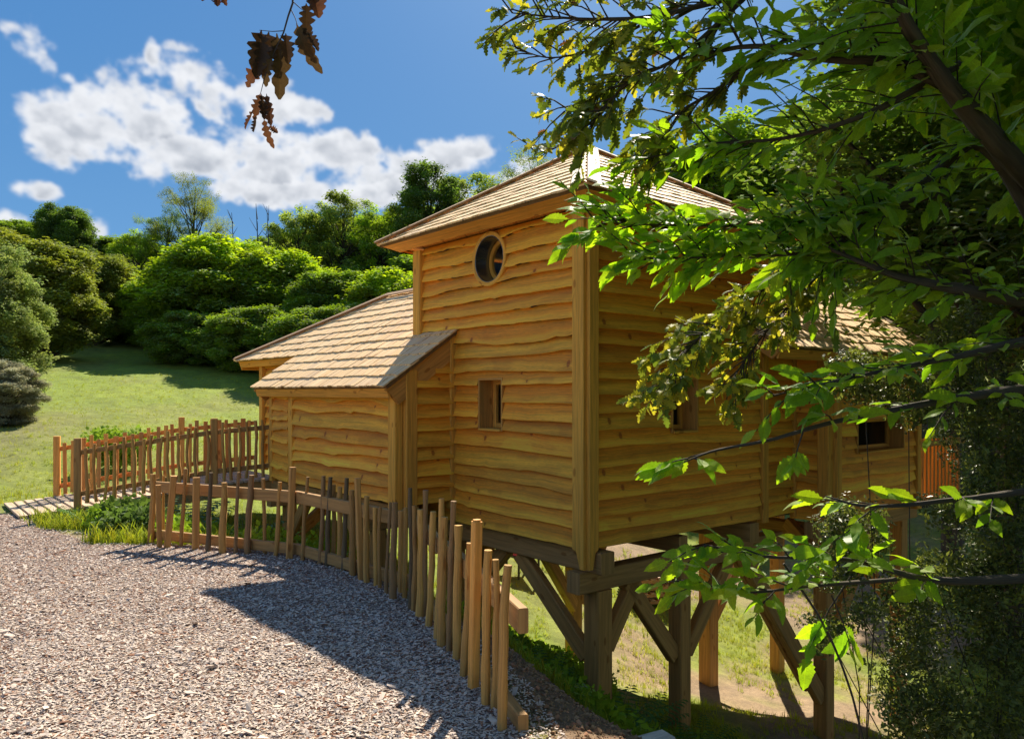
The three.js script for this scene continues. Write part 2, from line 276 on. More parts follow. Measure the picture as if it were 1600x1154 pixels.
{
  const NX = 300, NZ = 320, pos = [], col = [], uv = [], idx = [];
  const gx = (i) => { const t = (i / NX) * 2 - 1; return -2 + 24 * t + 190 * Math.sign(t) * Math.abs(t) ** 4; };
  const gd = (j) => { const t = j / NZ; return t < 0.12 ? -70 + (t / 0.12) ** 0.5 * 72 : 2 + 30 * ((t - 0.12) / 0.88) + 230 * ((t - 0.12) / 0.88) ** 4; };
  for (let j = 0; j <= NZ; j++) for (let i = 0; i <= NX; i++) {
    const x = gx(i), d = gd(j), s = polyDist(x, d).s, h = tps(x, d) + bump(x, d, s) - 0.07 * sstep(-0.02, 0.35, s);
    pos.push(x, EYE + h, -d); uv.push(x / 1.3, d / 1.3);
    const big = fbm(x * 0.23, d * 0.23, 4, 41), fine = fbm(x * 1.7, d * 1.7, 3, 43);
    let c = [lerp(0.24, 0.36, big), lerp(0.36, 0.43, big), 0.012 + 0.014 * fine];           // mown grass
    const dry = sstep(0.5, 0.72, fbm(x * 0.5 + 7, d * 0.3, 4, 47)) * 0.32; c = [lerp(c[0], 0.33, dry), lerp(c[1], 0.27, dry), lerp(c[2], 0.09, dry)];
    const track = Math.exp(-(((x + 11.5) + (d - 17) * 0.15) ** 2) / 1.6) * sstep(10, 13, d) * sstep(26, 19, d) * 0.6; c = [lerp(c[0], 0.30, track), lerp(c[1], 0.25, track), lerp(c[2], 0.11, track)];
    let soil = sstep(0.44, 0.6, fbm(x * 0.35 + 3, d * 0.35 + 8, 4, 51)) * sstep(0.6, 2.4, x) * sstep(8.6, 10.5, d) * sstep(31, 20, d);   // worn sandy ground in the valley
    c = [lerp(c[0], 0.47, soil), lerp(c[1], 0.33, soil), lerp(c[2], 0.19, soil)];
    const bank = sstep(0.05, -0.1, s) * sstep(-1.9, -0.8, s - (fine - 0.5) * 1.2) * sstep(-3.4, -1.2, x) * sstep(9.3, 8, d); c = [lerp(c[0], 0.30, bank), lerp(c[1], 0.19, bank), lerp(c[2], 0.105, bank)];
    const heap = Math.exp(-((x + 5.7) ** 2 + (d - 9.95) ** 2 * 1.5) / 0.22); c = [lerp(c[0], 0.44, heap), lerp(c[1], 0.29, heap), lerp(c[2], 0.14, heap)];
    const f = 0.8 + 0.4 * fine; col.push(c[0] * f, c[1] * f, c[2] * f);
  }
  for (let j = 0; j < NZ; j++) for (let i = 0; i < NX; i++) { const a = j * (NX + 1) + i, b = a + 1, c = a + NX + 1, e = c + 1; idx.push(a, b, c, b, e, c); }
  const g = new THREE.BufferGeometry(); g.setAttribute('position', new THREE.Float32BufferAttribute(pos, 3)); g.setAttribute('color', new THREE.Float32BufferAttribute(col, 3)); g.setAttribute('uv', new THREE.Float32BufferAttribute(uv, 2)); g.setIndex(idx); g.computeVertexNormals();
  struct('ground', g, new THREE.MeshStandardMaterial({ vertexColors: true, map: speckle, bumpMap: speckle, bumpScale: 0.03, roughness: 0.95 }), 'green mown meadow with worn sandy patches sloping down under the cabin');
}
{
  const S = 0.125, x0 = -17.2, d0 = -5.2, NX = Math.round(18.8 / S), ND = Math.round(18 / S), pos = [], uv = [], idx = [], id = new Int32Array((NX + 1) * (ND + 1)).fill(-1), Q = new Array((NX + 1) * (ND + 1));
  for (let j = 0; j <= ND; j++) for (let i = 0; i <= NX; i++) Q[j * (NX + 1) + i] = polyDist(x0 + i * S, d0 + j * S);
  const get = (i, j) => {
    const k = j * (NX + 1) + i; if (id[k] >= 0) return id[k];
    const q = Q[k], x = q.s < 0 ? q.x : x0 + i * S, d = q.s < 0 ? q.d : d0 + j * S;
    id[k] = pos.length / 3; pos.push(x, EYE + tps(x, d) + 0.012 + (fbm(x * 1.4, d * 1.4, 3, 71) - 0.5) * 0.05 * sstep(0, 0.5, q.s) - (q.s < 0 ? 0.03 : 0), -d); uv.push(x / 1.6, d / 1.6); return id[k];
  };
  for (let j = 0; j < ND; j++) for (let i = 0; i < NX; i++) {
    const k = j * (NX + 1) + i; if (Math.max(Q[k].s, Q[k + 1].s, Q[k + NX + 1].s, Q[k + NX + 2].s) < 0) continue;
    const a = get(i, j), b = get(i + 1, j), c = get(i, j + 1), e = get(i + 1, j + 1); idx.push(a, b, c, b, e, c);
  }
  const g = new THREE.BufferGeometry(); g.setAttribute('position', new THREE.Float32BufferAttribute(pos, 3)); g.setAttribute('uv', new THREE.Float32BufferAttribute(uv, 2)); g.setIndex(idx); g.computeVertexNormals();
  struct('gravel_path', g, std(lin(0.82, 0.70, 0.60), { map: gravelMap, bumpMap: gravelBump, bumpScale: 0.02, roughness: 0.9 }), 'grey and beige slate chip path curving along the stick fence');
}
const qRand = (r) => new THREE.Quaternion().setFromEuler(new THREE.Euler(r() * 6.28, r() * 6.28, r() * 6.28));
{   // loose chips
  const r = rng(909), tones = [[.54, .465, .405], [.58, .50, .43], [.50, .44, .395], [.60, .525, .455], [.46, .41, .38], [.52, .46, .42], [.30, .15, .085], [.20, .10, .06], [.64, .56, .48]];
  const sets = [0, 1, 2, 3].map(() => { const pts = []; for (let i = 0; i < 8; i++) pts.push(V((r() - .5) * 1.5, (r() - .5) * 0.42, (r() - .5))); return { g: new ConvexGeometry(pts), list: [] }; });
  const dens = (d) => Math.min(5500, 115000 / (d * d));
  for (let d = 1.2; d < 12.6; d += 0.1) {
    const half = 0.8 * d + 0.4, n = dens(d) * 0.1 * 2 * half;
    for (let i = 0; i < n; i++) {
      const x = (r() * 2 - 1) * half, dd = d + r() * 0.1; const q = polyDist(x, dd).s; if (q < -0.16 || (q < 0 && r() < 0.6)) continue;
      const s = (0.0075 + 0.0135 * r() ** 2.2 + (r() < 0.004 ? 0.025 : 0)) * (1 + d * 0.03), y = EYE + tps(x, dd) + (fbm(x * 1.4, dd * 1.4, 3, 71) - 0.5) * 0.05 * sstep(0, 0.5, q) + 0.012;
      const c = tones[r() < 0.1 ? 6 + Math.floor(r() * 2) : [0, 1, 2, 3, 4, 5, 8][Math.floor(r() * 7)]], k = 0.88 + 0.24 * r();
      sets[Math.floor(r() * 4)].list.push({ p: V(x, y + s * 0.18, -dd), q: new THREE.Quaternion().setFromEuler(new THREE.Euler((r() - .5) * 0.62, r() * 6.28, (r() - .5) * 0.62)), s: V(s * (1 + 0.5 * r()), s * (0.6 + r() * 0.8), s * (0.8 + r() * 0.6)), c: lin(c[0] * k * 1.03, c[1] * k * 0.97, c[2] * k * 0.91) });
    }
  }
  const chip = std(0xffffff, { roughness: 0.85 });
  for (const q of sets) { const m = copies(numbered('gravel'), q.g, chip, q.list); m.userData.label = 'loose slate and bark chips strewn over the path'; m.userData.category = 'gravel'; }
}

// ---------------------------------------------------------------- the cabin: local x = s (inward from the porthole wall), local z = -t, heights relative to the eye
const HB = -3.7, Cx = 0.79, Cd = 8.2, TURN = Math.atan2(0.6337, 0.7736), TW = 3.28;
const cabin = thing('wooden_cabin', 'honey coloured timber cabin on stilts clad in waney edged boards beside the fence', 'cabin', [Cx, EYE + HB, -Cd], TURN);
const L = (s, h, t) => V(s, h - HB, -t);
const worldOf = (s, t) => [Cx - 0.6337 * t + 0.7736 * s, Cd + 0.7736 * t + 0.6337 * s];
const groundAt = (s, t) => heightRel(...worldOf(s, t));
const rb = rng(2024);
const evaluator = new Evaluator(); evaluator.useGroups = false; evaluator.attributes = ['position', 'normal', 'uv'];
function cut(geo, holes) { let b = new Brush(geo); b.updateMatrixWorld(); for (const h of holes) { const c = new Brush(h); c.updateMatrixWorld(); b = evaluator.evaluate(b, c, SUBTRACTION); } return b.geometry; }
// a waney board: starts at O, runs len along U, stands out along N
function plankGeo(O, U, N, len, h0, h1, amp, seed, row) {
  const n = Math.max(4, Math.round(len / 0.09)), m = new MB(), off = h2(seed, 3, 8) * 5, cols = [];
  const f1 = 0.6 + h2(seed, 1, 1), tilt = (h2(seed, 2, 2) - 0.5) * amp * 0.9;
  const proud = (h2(seed, 5, 5) - 0.5) * 0.01, lump = [h2(seed, 6, 6) * len, h2(seed, 7, 7) * len];
  for (let i = 0; i <= n; i++) {
    const u = len * i / n, w = (vn(u * f1 * 1.3, seed * 3.7, 1) - 0.5) * 2.3 * amp + (vn(u * 4, seed * 1.3, 2) - 0.5) * 0.35 * amp + (vn(u * 16, seed * 2.1, 3) - 0.5) * (row >= 6 ? 0.35 : 0.14) * amp + tilt * (u / len - 0.5) * 1.6 - amp * 0.55 * Math.exp(-(((u - lump[0]) / 0.09) ** 2)) + amp * 0.4 * Math.exp(-(((u - lump[1]) / 0.07) ** 2));
    const yb = h0 + w, P = (o, y) => O.clone().addScaledVector(U, u).addScaledVector(N, o).add(V(0, y, 0));
    const bow = proud + (vn(u * 1.1, seed * 9.1, 4) - 0.5) * 0.008;
    const ch = 0.010 + 0.014 * vn(u * 11, seed * 5.3, 6);
    cols.push({ u: u / 3.5 + off, a: P(0.016 + bow * 0.3, yb + 0.006), b: P(0.073 + bow, yb), b2: P(0.078 + bow, yb + ch * 0.35), c: P(0.014 + bow * 0.3, h1), d: P(0.002, h1), yb });
  }
  const vv = (t) => (row + 0.03 + 0.94 * t) / ROWS;
  for (let i = 0; i < n; i++) {
    const p = cols[i], q = cols[i + 1];
    m.quad(p.b2, q.b2, q.c, p.c, [p.u, vv(0.09)], [q.u, vv(0.09)], [q.u, vv(1)], [p.u, vv(1)]);
    m.quad(p.b, q.b, q.b2, p.b2, [p.u, vv(0.0)], [q.u, vv(0.0)], [q.u, vv(0.09)], [p.u, vv(0.09)]);
    m.quad(p.a, q.a, q.b, p.b, [p.u, vv(0)], [q.u, vv(0)], [q.u, vv(0.02)], [p.u, vv(0.02)]);
    m.quad(p.c, q.c, q.d, p.d, [p.u, vv(1)], [q.u, vv(1)], [q.u, vv(.98)], [p.u, vv(.98)]);
    m.quad(p.d, q.d, q.a, p.a, [p.u, vv(1)], [q.u, vv(1)], [q.u, vv(0)], [p.u, vv(0)]);
  }
  for (const [e, f] of [[cols[0], 0], [cols[n], 1]]) for (const [i, j] of [['b', 'b2'], ['b2', 'c'], ['c', 'd']]) { const a = e.a, b = e[i], c = e[j]; f ? m.tri(a, b, c, [e.u, vv(.1)], [e.u, vv(.2)], [e.u, vv(.3)]) : m.tri(a, c, b, [e.u, vv(.1)], [e.u, vv(.2)], [e.u, vv(.3)]); }
  return m.geo();
}
// a board cut right through by an opening falls into two boards
function halves(g, O, U, uc) {
  g = g.index ? g.toNonIndexed() : g; const p = g.attributes.position, side = [[], []], v = V(0, 0, 0); let near = 9;
  for (let i = 0; i < p.count; i += 3) { let m = 0; for (let k = 0; k < 3; k++) { v.fromBufferAttribute(p, i + k).sub(O); const u = v.dot(U) - uc; m += u / 3; near = Math.min(near, Math.abs(u)); } side[m < 0 ? 0 : 1].push(i); }
  if (near < 0.03 || !side[0].length || !side[1].length) return [g];
  return side.map((l) => { const o = new THREE.BufferGeometry(); for (const k of ['position', 'normal', 'uv']) { const a = g.attributes[k], n = a.itemSize, d = new Float32Array(l.length * 3 * n); l.forEach((i, j) => d.set(a.array.subarray(i * n, (i + 3) * n), j * 3 * n)); o.setAttribute(k, new THREE.BufferAttribute(d, n)); } return o; });
}
let seedN = 1;
// a clad wall. bays: [u0, u1] stretches between posts. top(u0,h) limits the start of the boards under a slope.
function cladWall(label, O, U, N, len, h0, h1, bays, o = {}) {
  const holes = o.holes ?? [], wm = new MB(), y0 = V(0, h0 + 0.02, 0), W = (u, n, h) => O.clone().addScaledVector(U, u).addScaledVector(N, n).add(V(0, h, 0));
  const topA = o.slope ? o.slope(0) : h1, topB = o.slope ? o.slope(len) : h1;
  wm.prism([W(0, -0.06, h0 + 0.02), W(len, -0.06, h0 + 0.02), W(len, -0.06, topB - 0.02), W(0, -0.06, topA - 0.02)].reverse(), N.clone().multiplyScalar(-0.08));
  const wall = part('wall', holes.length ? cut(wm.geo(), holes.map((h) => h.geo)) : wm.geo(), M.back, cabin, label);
  for (const [ua, ub] of bays) {
    let h = h0;
    while (h < h1 - 0.05) {
      const pitch = (o.pitch ?? 0.185) * (0.82 + 0.36 * rb()); let top = Math.min(h + pitch + 0.05, h1 + 0.03), u0 = ua, u1 = ub;
      if (o.slope) { const need = Math.min(top, h1); while (u0 < u1 && o.slope(u0) < need + 0.02) u0 += 0.04; if (o.slope(u1) < need) u1 = Math.min(u1, u0); }
      const low = (h - h0) / (h1 - h0), amp = (o.amp ?? 0.017) * (h === h0 ? 0.6 : low < 0.3 ? 1.25 : 0.75 + 0.5 * rb());
      const row = o.bark && low > o.bark ? 6 + Math.floor(rb() * 2) : Math.floor(rb() * 6), sd = seedN++;
      if (u1 - u0 > 0.06) {
        let g = plankGeo(O.clone().addScaledVector(U, u0).add(V(0, 0, 0)), U, N, u1 - u0, h, top, amp, sd, row);
        const hit = holes.filter((q) => q.h1 > h - 0.04 && q.h0 < top + 0.02 && q.u1 > u0 && q.u0 < u1);
        const bm = boardMats[Math.floor(rb() * rb() * 1.2 * 5) % 5];
        let pieces = [g];
        for (const q of hit) pieces = pieces.flatMap((k) => halves(cut(k, [q.geo]), O, U, (q.u0 + q.u1) / 2));
        for (const k of pieces) part('plank', k, bm, wall);
      }
      h += pitch;
    }
  }
  return wall;
}
const vS = V(1, 0, 0), vT = V(0, 0, -1);      // +s, +t in the cabin's own axes
const neg = (v) => v.clone().negate();
const H = (h) => h - HB;
function boxHole(c, U, N, w, h0, h1) {   // opening box about a point on the wall
  const m = new MB(), P = (u, n, y) => c.clone().addScaledVector(U, u).addScaledVector(N, n).add(V(0, y, 0));
  const pts = [P(-w / 2, -0.4, h0), P(w / 2, -0.4, h0), P(w / 2, -0.4, h1), P(-w / 2, -0.4, h1)]; m.prism(pts.reverse(), N.clone().multiplyScalar(0.7)); 
  const g = m.geo(); return fixOut(g);
}
function fixOut(g) {   // make a closed convex solid face outward
  g.computeBoundingBox(); const c = g.boundingBox.getCenter(V(0, 0, 0)), p = g.attributes.position, n = g.attributes.normal, a = V(0, 0, 0), b = V(0, 0, 0), d = V(0, 0, 0), x = V(0, 0, 0), uv = g.attributes.uv;
  for (let i = 0; i < p.count; i += 3) {
    a.fromBufferAttribute(p, i); b.fromBufferAttribute(p, i + 1); d.fromBufferAttribute(p, i + 2); x.crossVectors(b.clone().sub(a), d.clone().sub(a));
    const out = x.dot(a.clone().add(b).add(d).divideScalar(3).sub(c)); if (out < 0) { p.setXYZ(i + 1, d.x, d.y, d.z); p.setXYZ(i + 2, b.x, b.y, b.z); const u1 = [uv.getX(i + 1), uv.getY(i + 1)]; uv.setXY(i + 1, uv.getX(i + 2), uv.getY(i + 2)); uv.setXY(i + 2, ...u1); x.negate(); }
    x.normalize(); for (let k = 0; k < 3; k++) n.setXYZ(i + k, x.x, x.y, x.z);
  }
  return g;
}
function roundHole(c, N, r) {
  const g = new THREE.CylinderGeometry(r, r, 0.7, 40).toNonIndexed(); g.applyQuaternion(new THREE.Quaternion().setFromUnitVectors(V(0, 1, 0), N)); g.translate(c.x - N.x * 0.05, c.y, c.z - N.z * 0.05); g.deleteAttribute('uv1'); return g;
}
function addWindow(c, U, N, w, h0, h1, label, depth = 0.2) {   // deep reveal, inner sash, sill
  const P = (u, n, y) => c.clone().addScaledVector(U, u).addScaledVector(N, n).add(V(0, y, 0)), T = 0.028, out = 0.07, m = new MB();
  for (const s of [-1, 1]) m.beam(P(s * (w / 2 - T / 2), (out - depth) / 2, h0), P(s * (w / 2 - T / 2), (out - depth) / 2, h1), depth + out, T, { up: U, ch: 0.003 });
  m.beam(P(-w / 2 + T, (out - depth) / 2, h1 - T / 2), P(w / 2 - T, (out - depth) / 2, h1 - T / 2), depth + out - 0.004, T, { ch: 0.003 });
  const win = part('window', m.geo(), M.frame, cabin, label);
  part('sill', new MB().beam(P(-w / 2 + T + .002, (out + 0.02 - depth) / 2, h0 + T / 2 - 0.005), P(w / 2 - T - .002, (out + 0.02 - depth) / 2, h0 + T / 2 - 0.005), depth + out + 0.02, T, { ch: 0.004 }).geo(), M.postB, win);
  const f = new MB(), i0 = w / 2 - T - 0.028; const fn = -depth + 0.03;
  for (const s of [-1, 1]) f.beam(P(s * i0, fn, h0 + T), P(s * i0, fn, h1 - T), 0.05, 0.054, { up: U, ch: 0.004 });
  for (const y of [h0 + T + 0.027, h1 - T - 0.027]) f.beam(P(-i0 + 0.028, fn, y), P(i0 - 0.028, fn, y), 0.046, 0.054, { ch: 0.004 });
  part('frame', f.geo(), M.fasc, win);
  const gp = new MB(); gp.quad(P(-i0, fn - 0.005, h0 + T), P(i0, fn - 0.005, h0 + T), P(i0, fn - 0.005, h1 - T), P(-i0, fn - 0.005, h1 - T), [0, 0], [1, 0], [1, 1], [0, 1]);
  part('pane', gp.geo(), M.glass, win);
}
function ringGeo(c, N, r0, r1, n0, n1, seg = 56) {   // ring between radii, from depth n0 to n1
  const x = V(0, 0, 0).crossVectors(V(0, 1, 0), N).normalize(), m = new MB(), P = (a, r, n) => c.clone().addScaledVector(x, Math.cos(a) * r).add(V(0, Math.sin(a) * r, 0)).addScaledVector(N, n), R = (a) => x.clone().multiplyScalar(Math.cos(a)).add(V(0, Math.sin(a), 0)), e = Math.min(0.008, (r1 - r0) * 0.3);
  const prof = [[r0, n0], [r0, n1 - e], [r0 + e, n1], [r1 - e, n1], [r1, n1 - e], [r1, n0]];
  for (let i = 0; i < seg; i++) {
    const a = i / seg * 6.283185, b = (i + 1) / seg * 6.283185;
    for (let k = 0; k < 6; k++) { const [ra, na] = prof[k], [rc, nc] = prof[(k + 1) % 6]; m.quad(P(a, ra, na), P(b, ra, na), P(b, rc, nc), P(a, rc, nc), [ra * 2 + k, a / 5], [ra * 2 + k, b / 5], [rc * 2 + k + .05, b / 5], [rc * 2 + k + .05, a / 5]); }
  }
  return m.geo();
}
function addPorthole(c, N, r, label) {
  const win = part('window', ringGeo(c, N, r - 0.045, r + 0.006, -0.02, 0.078), M.post, cabin, label);
  part('liner', ringGeo(c, N, r - 0.052, r - 0.0455, -0.22, 0.070), M.metal, win);
  part('frame', ringGeo(c, N, r - 0.105, r - 0.0525, -0.19, -0.14), M.postB, win);
  const g = new THREE.CircleGeometry(r - 0.09, 40); g.applyQuaternion(new THREE.Quaternion().setFromUnitVectors(V(0, 0, 1), N)); g.translate(c.x - N.x * 0.165, c.y, c.z - N.z * 0.165);
  part('pane', g, M.glass, win);
}
// ---- tower
const tTop = 1.93, tBot = -1.66;
{
  const N = neg(vS), O = L(0, HB, 0), U = vT, wc = L(0, HB, 1.587), pc = L(0, 1.618, 1.608);
  cladWall('porthole wall of the cabin with ragged waney boards', O, U, N, TW, H(tBot), H(tTop), [[0.13, 3.13]], { amp: 0.025, bark: 0.60, holes: [{ geo: boxHole(wc, U, N, 0.482, H(-0.47), H(0.17)), u0: 1.34, u1: 1.83, h0: H(-0.47), h1: H(0.17) }, { geo: roundHole(pc, N, 0.322), u0: 1.27, u1: 1.95, h0: H(1.29), h1: H(1.95) }] });
  addWindow(wc, U, N, 0.48, H(-0.47), H(0.17), 'small square window deep in the porthole wall'); addPorthole(pc, N, 0.328, 'round porthole window under the eave with pale wooden ring');
}
{
  const N = neg(vT), O = L(0, HB, 0), U = vS, wc = L(1.578, HB, 0);
  cladWall('shaded side wall of the cabin behind the leaves', O, U, N, TW + 0.78, H(tBot), H(tTop), [[0.11, TW - 0.13], [TW - 0.02, 4.0]], { amp: 0.014, slope: (u) => (u > TW - 0.1 ? H(0.62) : H(tTop)), holes: [{ geo: boxHole(wc, U, N, 0.502, H(-0.48), H(0.17)), u0: 1.3, u1: 1.84, h0: H(-0.48), h1: H(0.17) }] });
  addWindow(wc, U, N, 0.50, H(-0.48), H(0.17), 'small square window in the shaded side wall');
}
cladWall('rear wall', L(TW, HB, TW), neg(vS), vT, TW, H(tBot), H(tTop), [[0, TW]], { amp: 0.014, pitch: 0.2 });
cladWall('inner side wall', L(TW, HB, 0), vT, vS, TW, H(tBot), H(tTop), [[0, TW]], { amp: 0.014, pitch: 0.2 });
// corner boards with a pointed curved drop at the foot
function fixFlip(g) { for (const k of ['position', 'uv']) { const a = g.attributes[k], n = a.itemSize; for (let i = 0; i < a.count; i += 3) for (let c = 0; c < n; c++) { const x = a.array[(i + 1) * n + c]; a.array[(i + 1) * n + c] = a.array[(i + 2) * n + c]; a.array[(i + 2) * n + c] = x; } } g.computeVertexNormals(); }
function cornerBoard(U, N, w, extra, label) {
  const sh = new THREE.Shape(); sh.moveTo(-extra, H(1.93)); sh.lineTo(w, H(1.93)); sh.lineTo(w, H(-1.66)); sh.bezierCurveTo(w * 0.9, H(-1.69), w * 0.45, H(-1.66), w * 0.35, H(-1.74)); sh.bezierCurveTo(w * 0.25, H(-1.78), 0.02, H(-1.80), 0.0, H(-1.87)); sh.lineTo(-extra, H(-1.87)); sh.closePath();
  const g = new THREE.ExtrudeGeometry(sh, { depth: 0.045, bevelEnabled: true, bevelSize: 0.004, bevelThickness: 0.004, bevelSegments: 1, curveSegments: 10 });
  const p = g.attributes.position, uv = g.attributes.uv; for (let i = 0; i < p.count; i++) uv.setXY(i, p.getX(i) / 0.5 + p.getZ(i) * 2 + 0.2 + w, p.getY(i) / 2);
  const mb = new THREE.Matrix4().makeBasis(U, V(0, 1, 0), N); g.applyMatrix4(mb); if (mb.determinant() < 0) fixFlip(g); g.translate(N.x * 0.05, 0, N.z * 0.05);
  return part('corner_board', g, M.post, cabin, label);
}
cornerBoard(vT, neg(vS), 0.115, 0.05);          // on the porthole wall (mirrored basis keeps the drop at the corner)
cornerBoard(vS, neg(vT), 0.085, 0.045);
const post = (s, t, w, d, h0, h1, mat = M.post, name = 'post') => part(name, new MB().beam(L(s, h0, t), L(s, h1, t), w, d, { up: vT, ch: 0.01 }).geo(), mat, cabin);
// beam(): with up = +t the section is w along s, d along t
post(-0.05, 3.19, 0.12, 0.18, 0.55, 1.93);
post(3.23, -0.045, 0.13, 0.10, -1.72, 1.93, M.postB);
post(3.99, -0.045, 0.10, 0.09, -1.72, 0.5, M.postB);
// ---- entrance wing and its lean-to (roof plane rises 0.69 per metre of s)
const SL = 0.69, planeA = (s) => 0.07 + SL * (s + 1.083);
const leanB = -1.40, LT0 = 2.41, LT1 = 6.35, LS = -0.83;
cladWall('front of the lean-to with strongly waving boards', L(LS, HB, LT0), vT, neg(vS), LT1 - LT0, H(leanB), H(0.10), [[0.17, 3.09], [3.24, LT1 - LT0 - 0.03]], { amp: 0.032, pitch: 0.18 });
cladWall('narrow shaded return of the lean-to', L(LS, HB, LT0), vS, neg(vT), -LS, H(leanB), H(0.72), [[0.2, 0.75]], { amp: 0.012, slope: (u) => H(planeA(LS + u) - 0.06) });
cladWall('entrance end of the lean-to', L(0, HB, LT1), neg(vS), vT, -LS, H(leanB), H(0.1), [[0, -LS]], { amp: 0.014 });
cladWall('front wall of the entrance wing', L(0, HB, LT1), vT, neg(vS), 2.41, H(leanB), H(0.6), [[0, 2.3]], { amp: 0.014 });
cladWall('end wall of the entrance wing', L(2.55, HB, 8.76), neg(vS), vT, 2.55, H(leanB), H(0.6), [[0, 2.55]], { amp: 0.014 });
cladWall('back wall of the entrance wing', L(2.55, HB, TW), vT, vS, 8.76 - TW, H(leanB), H(0.6), [[0, 8.76 - TW]], { amp: 0.014, pitch: 0.22 });
post(LS - 0.02, LT0 + 0.085, 0.12, 0.17, -1.5, 0.22); post(LS + 0.125, LT0 - 0.01, 0.165, 0.13, -1.5, 0.27, M.postB); post(-0.065, LT0 - 0.01, 0.115, 0.12, -1.5, 0.72, M.postB);
post(LS - 0.025, 5.56, 0.10, 0.14, -1.44, 0.1); post(LS - 0.02, LT1 - 0.01, 0.1, 0.1, -1.44, 0.1, M.postB); post(-0.06, 8.74, 0.14, 0.14, -1.5, 0.55);
// ---- rear wing
const planeB = (t) => 0.54 + SL * (t + 0.82);      // roof plane facing the tree side
const RB = -1.74, RS0 = 4.04, RS1 = 6.6;
{
  const N = neg(vT), wc = L(5.42, HB, -0.52);
  cladWall('front wall of the rear wing half hidden by shrubs', L(RS0, HB, -0.52), vS, N, RS1 - RS0, H(RB), H(0.55), [[0.14, RS1 - RS0]], { amp: 0.02, holes: [{ geo: boxHole(wc, vS, N, 1.46, H(-0.86), H(-0.36)), u0: 0.6, u1: 2.2, h0: H(-0.86), h1: H(-0.36) }] });
  addWindow(wc, vS, N, 1.45, H(-0.86), H(-0.36), 'wide low window in the rear wing');
}
cladWall('return wall of the rear wing', L(RS0, HB, 0), neg(vT), neg(vS), 0.52, H(RB), H(0.6), [[0, 0.4]], { amp: 0.012 });
cladWall('end wall of the rear wing', L(RS1, HB, -0.52), vT, vS, 4, H(RB), H(0.6), [[0, 4]], { amp: 0.014, pitch: 0.22 });
cladWall('back wall of the rear wing', L(RS1, HB, 3.3), neg(vS), vT, RS1 - TW, H(RB), H(0.6), [[0, RS1 - TW]], { amp: 0.014, pitch: 0.22 });
post(RS0 - 0.03, -0.49, 0.14, 0.16, -1.82, 0.55, M.postB); post(RS0 + 0.1, -0.575, 0.13, 0.10, -1.82, 0.55, M.postB); post(RS1, -0.56, 0.13, 0.12, -1.8, 0.55, M.postB);
// floors close the cabin below
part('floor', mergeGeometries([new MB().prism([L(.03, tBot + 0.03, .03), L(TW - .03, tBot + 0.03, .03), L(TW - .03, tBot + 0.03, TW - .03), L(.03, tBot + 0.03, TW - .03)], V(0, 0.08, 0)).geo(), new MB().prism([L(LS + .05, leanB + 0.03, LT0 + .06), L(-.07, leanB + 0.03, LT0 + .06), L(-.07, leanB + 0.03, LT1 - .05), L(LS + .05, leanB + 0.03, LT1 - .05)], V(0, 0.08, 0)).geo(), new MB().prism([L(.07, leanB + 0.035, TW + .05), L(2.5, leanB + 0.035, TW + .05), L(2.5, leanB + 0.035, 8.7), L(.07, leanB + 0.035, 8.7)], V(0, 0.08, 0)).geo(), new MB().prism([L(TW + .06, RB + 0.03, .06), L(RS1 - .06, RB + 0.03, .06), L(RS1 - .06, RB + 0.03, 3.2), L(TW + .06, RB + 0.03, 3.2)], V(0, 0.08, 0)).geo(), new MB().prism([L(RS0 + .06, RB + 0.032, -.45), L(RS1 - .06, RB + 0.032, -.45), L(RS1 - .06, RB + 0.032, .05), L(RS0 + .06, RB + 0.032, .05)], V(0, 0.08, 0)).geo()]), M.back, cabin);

// ---- roofs
const shingleGeos = [0, 1, 2, 3, 4].map((k) => {
  const q = rng(60 + k), m = new MB(), a = (q() - .5) * 0.06, b = (q() - .5) * 0.06, P = (x, y, z) => V(x, y, z), ou = q() * 3, ov = q() * 3, uv = (x, y) => [ou + x * 0.3, ov + y * 0.17];
  const f = [P(-.5, a, 1), P(.5, b, 1), P(.5, 1, .35), P(-.5, 1, .35)], g = [P(-.5, a, 0), P(.5, b, 0), P(.5, 1, 0), P(-.5, 1, 0)];
  m.quad(f[0], f[1], f[2], f[3], uv(-.5, 0), uv(.5, 0), uv(.5, 1), uv(-.5, 1));
  m.quad(g[0], g[1], f[1], f[0], uv(-.5, 0), uv(.5, 0), uv(.5, .06), uv(-.5, .06));
  m.quad(g[1], g[2], f[2], f[1], uv(.5, 0), uv(.5, 1), uv(.45, 1), uv(.45, 0)); m.quad(g[3], g[0], f[0], f[3], uv(-.5, 1), uv(-.5, 0), uv(-.45, 0), uv(-.45, 1));
  m.quad(f[3], f[2], g[2], g[3], uv(0, 0), uv(1, 0), uv(1, .1), uv(0, .1)); m.quad(g[1], g[0], g[3], g[2], uv(0, 0), uv(1, 0), uv(1, 1), uv(0, 1));
  return m.geo();
});
const allShingles = [];
const rs = rng(88);
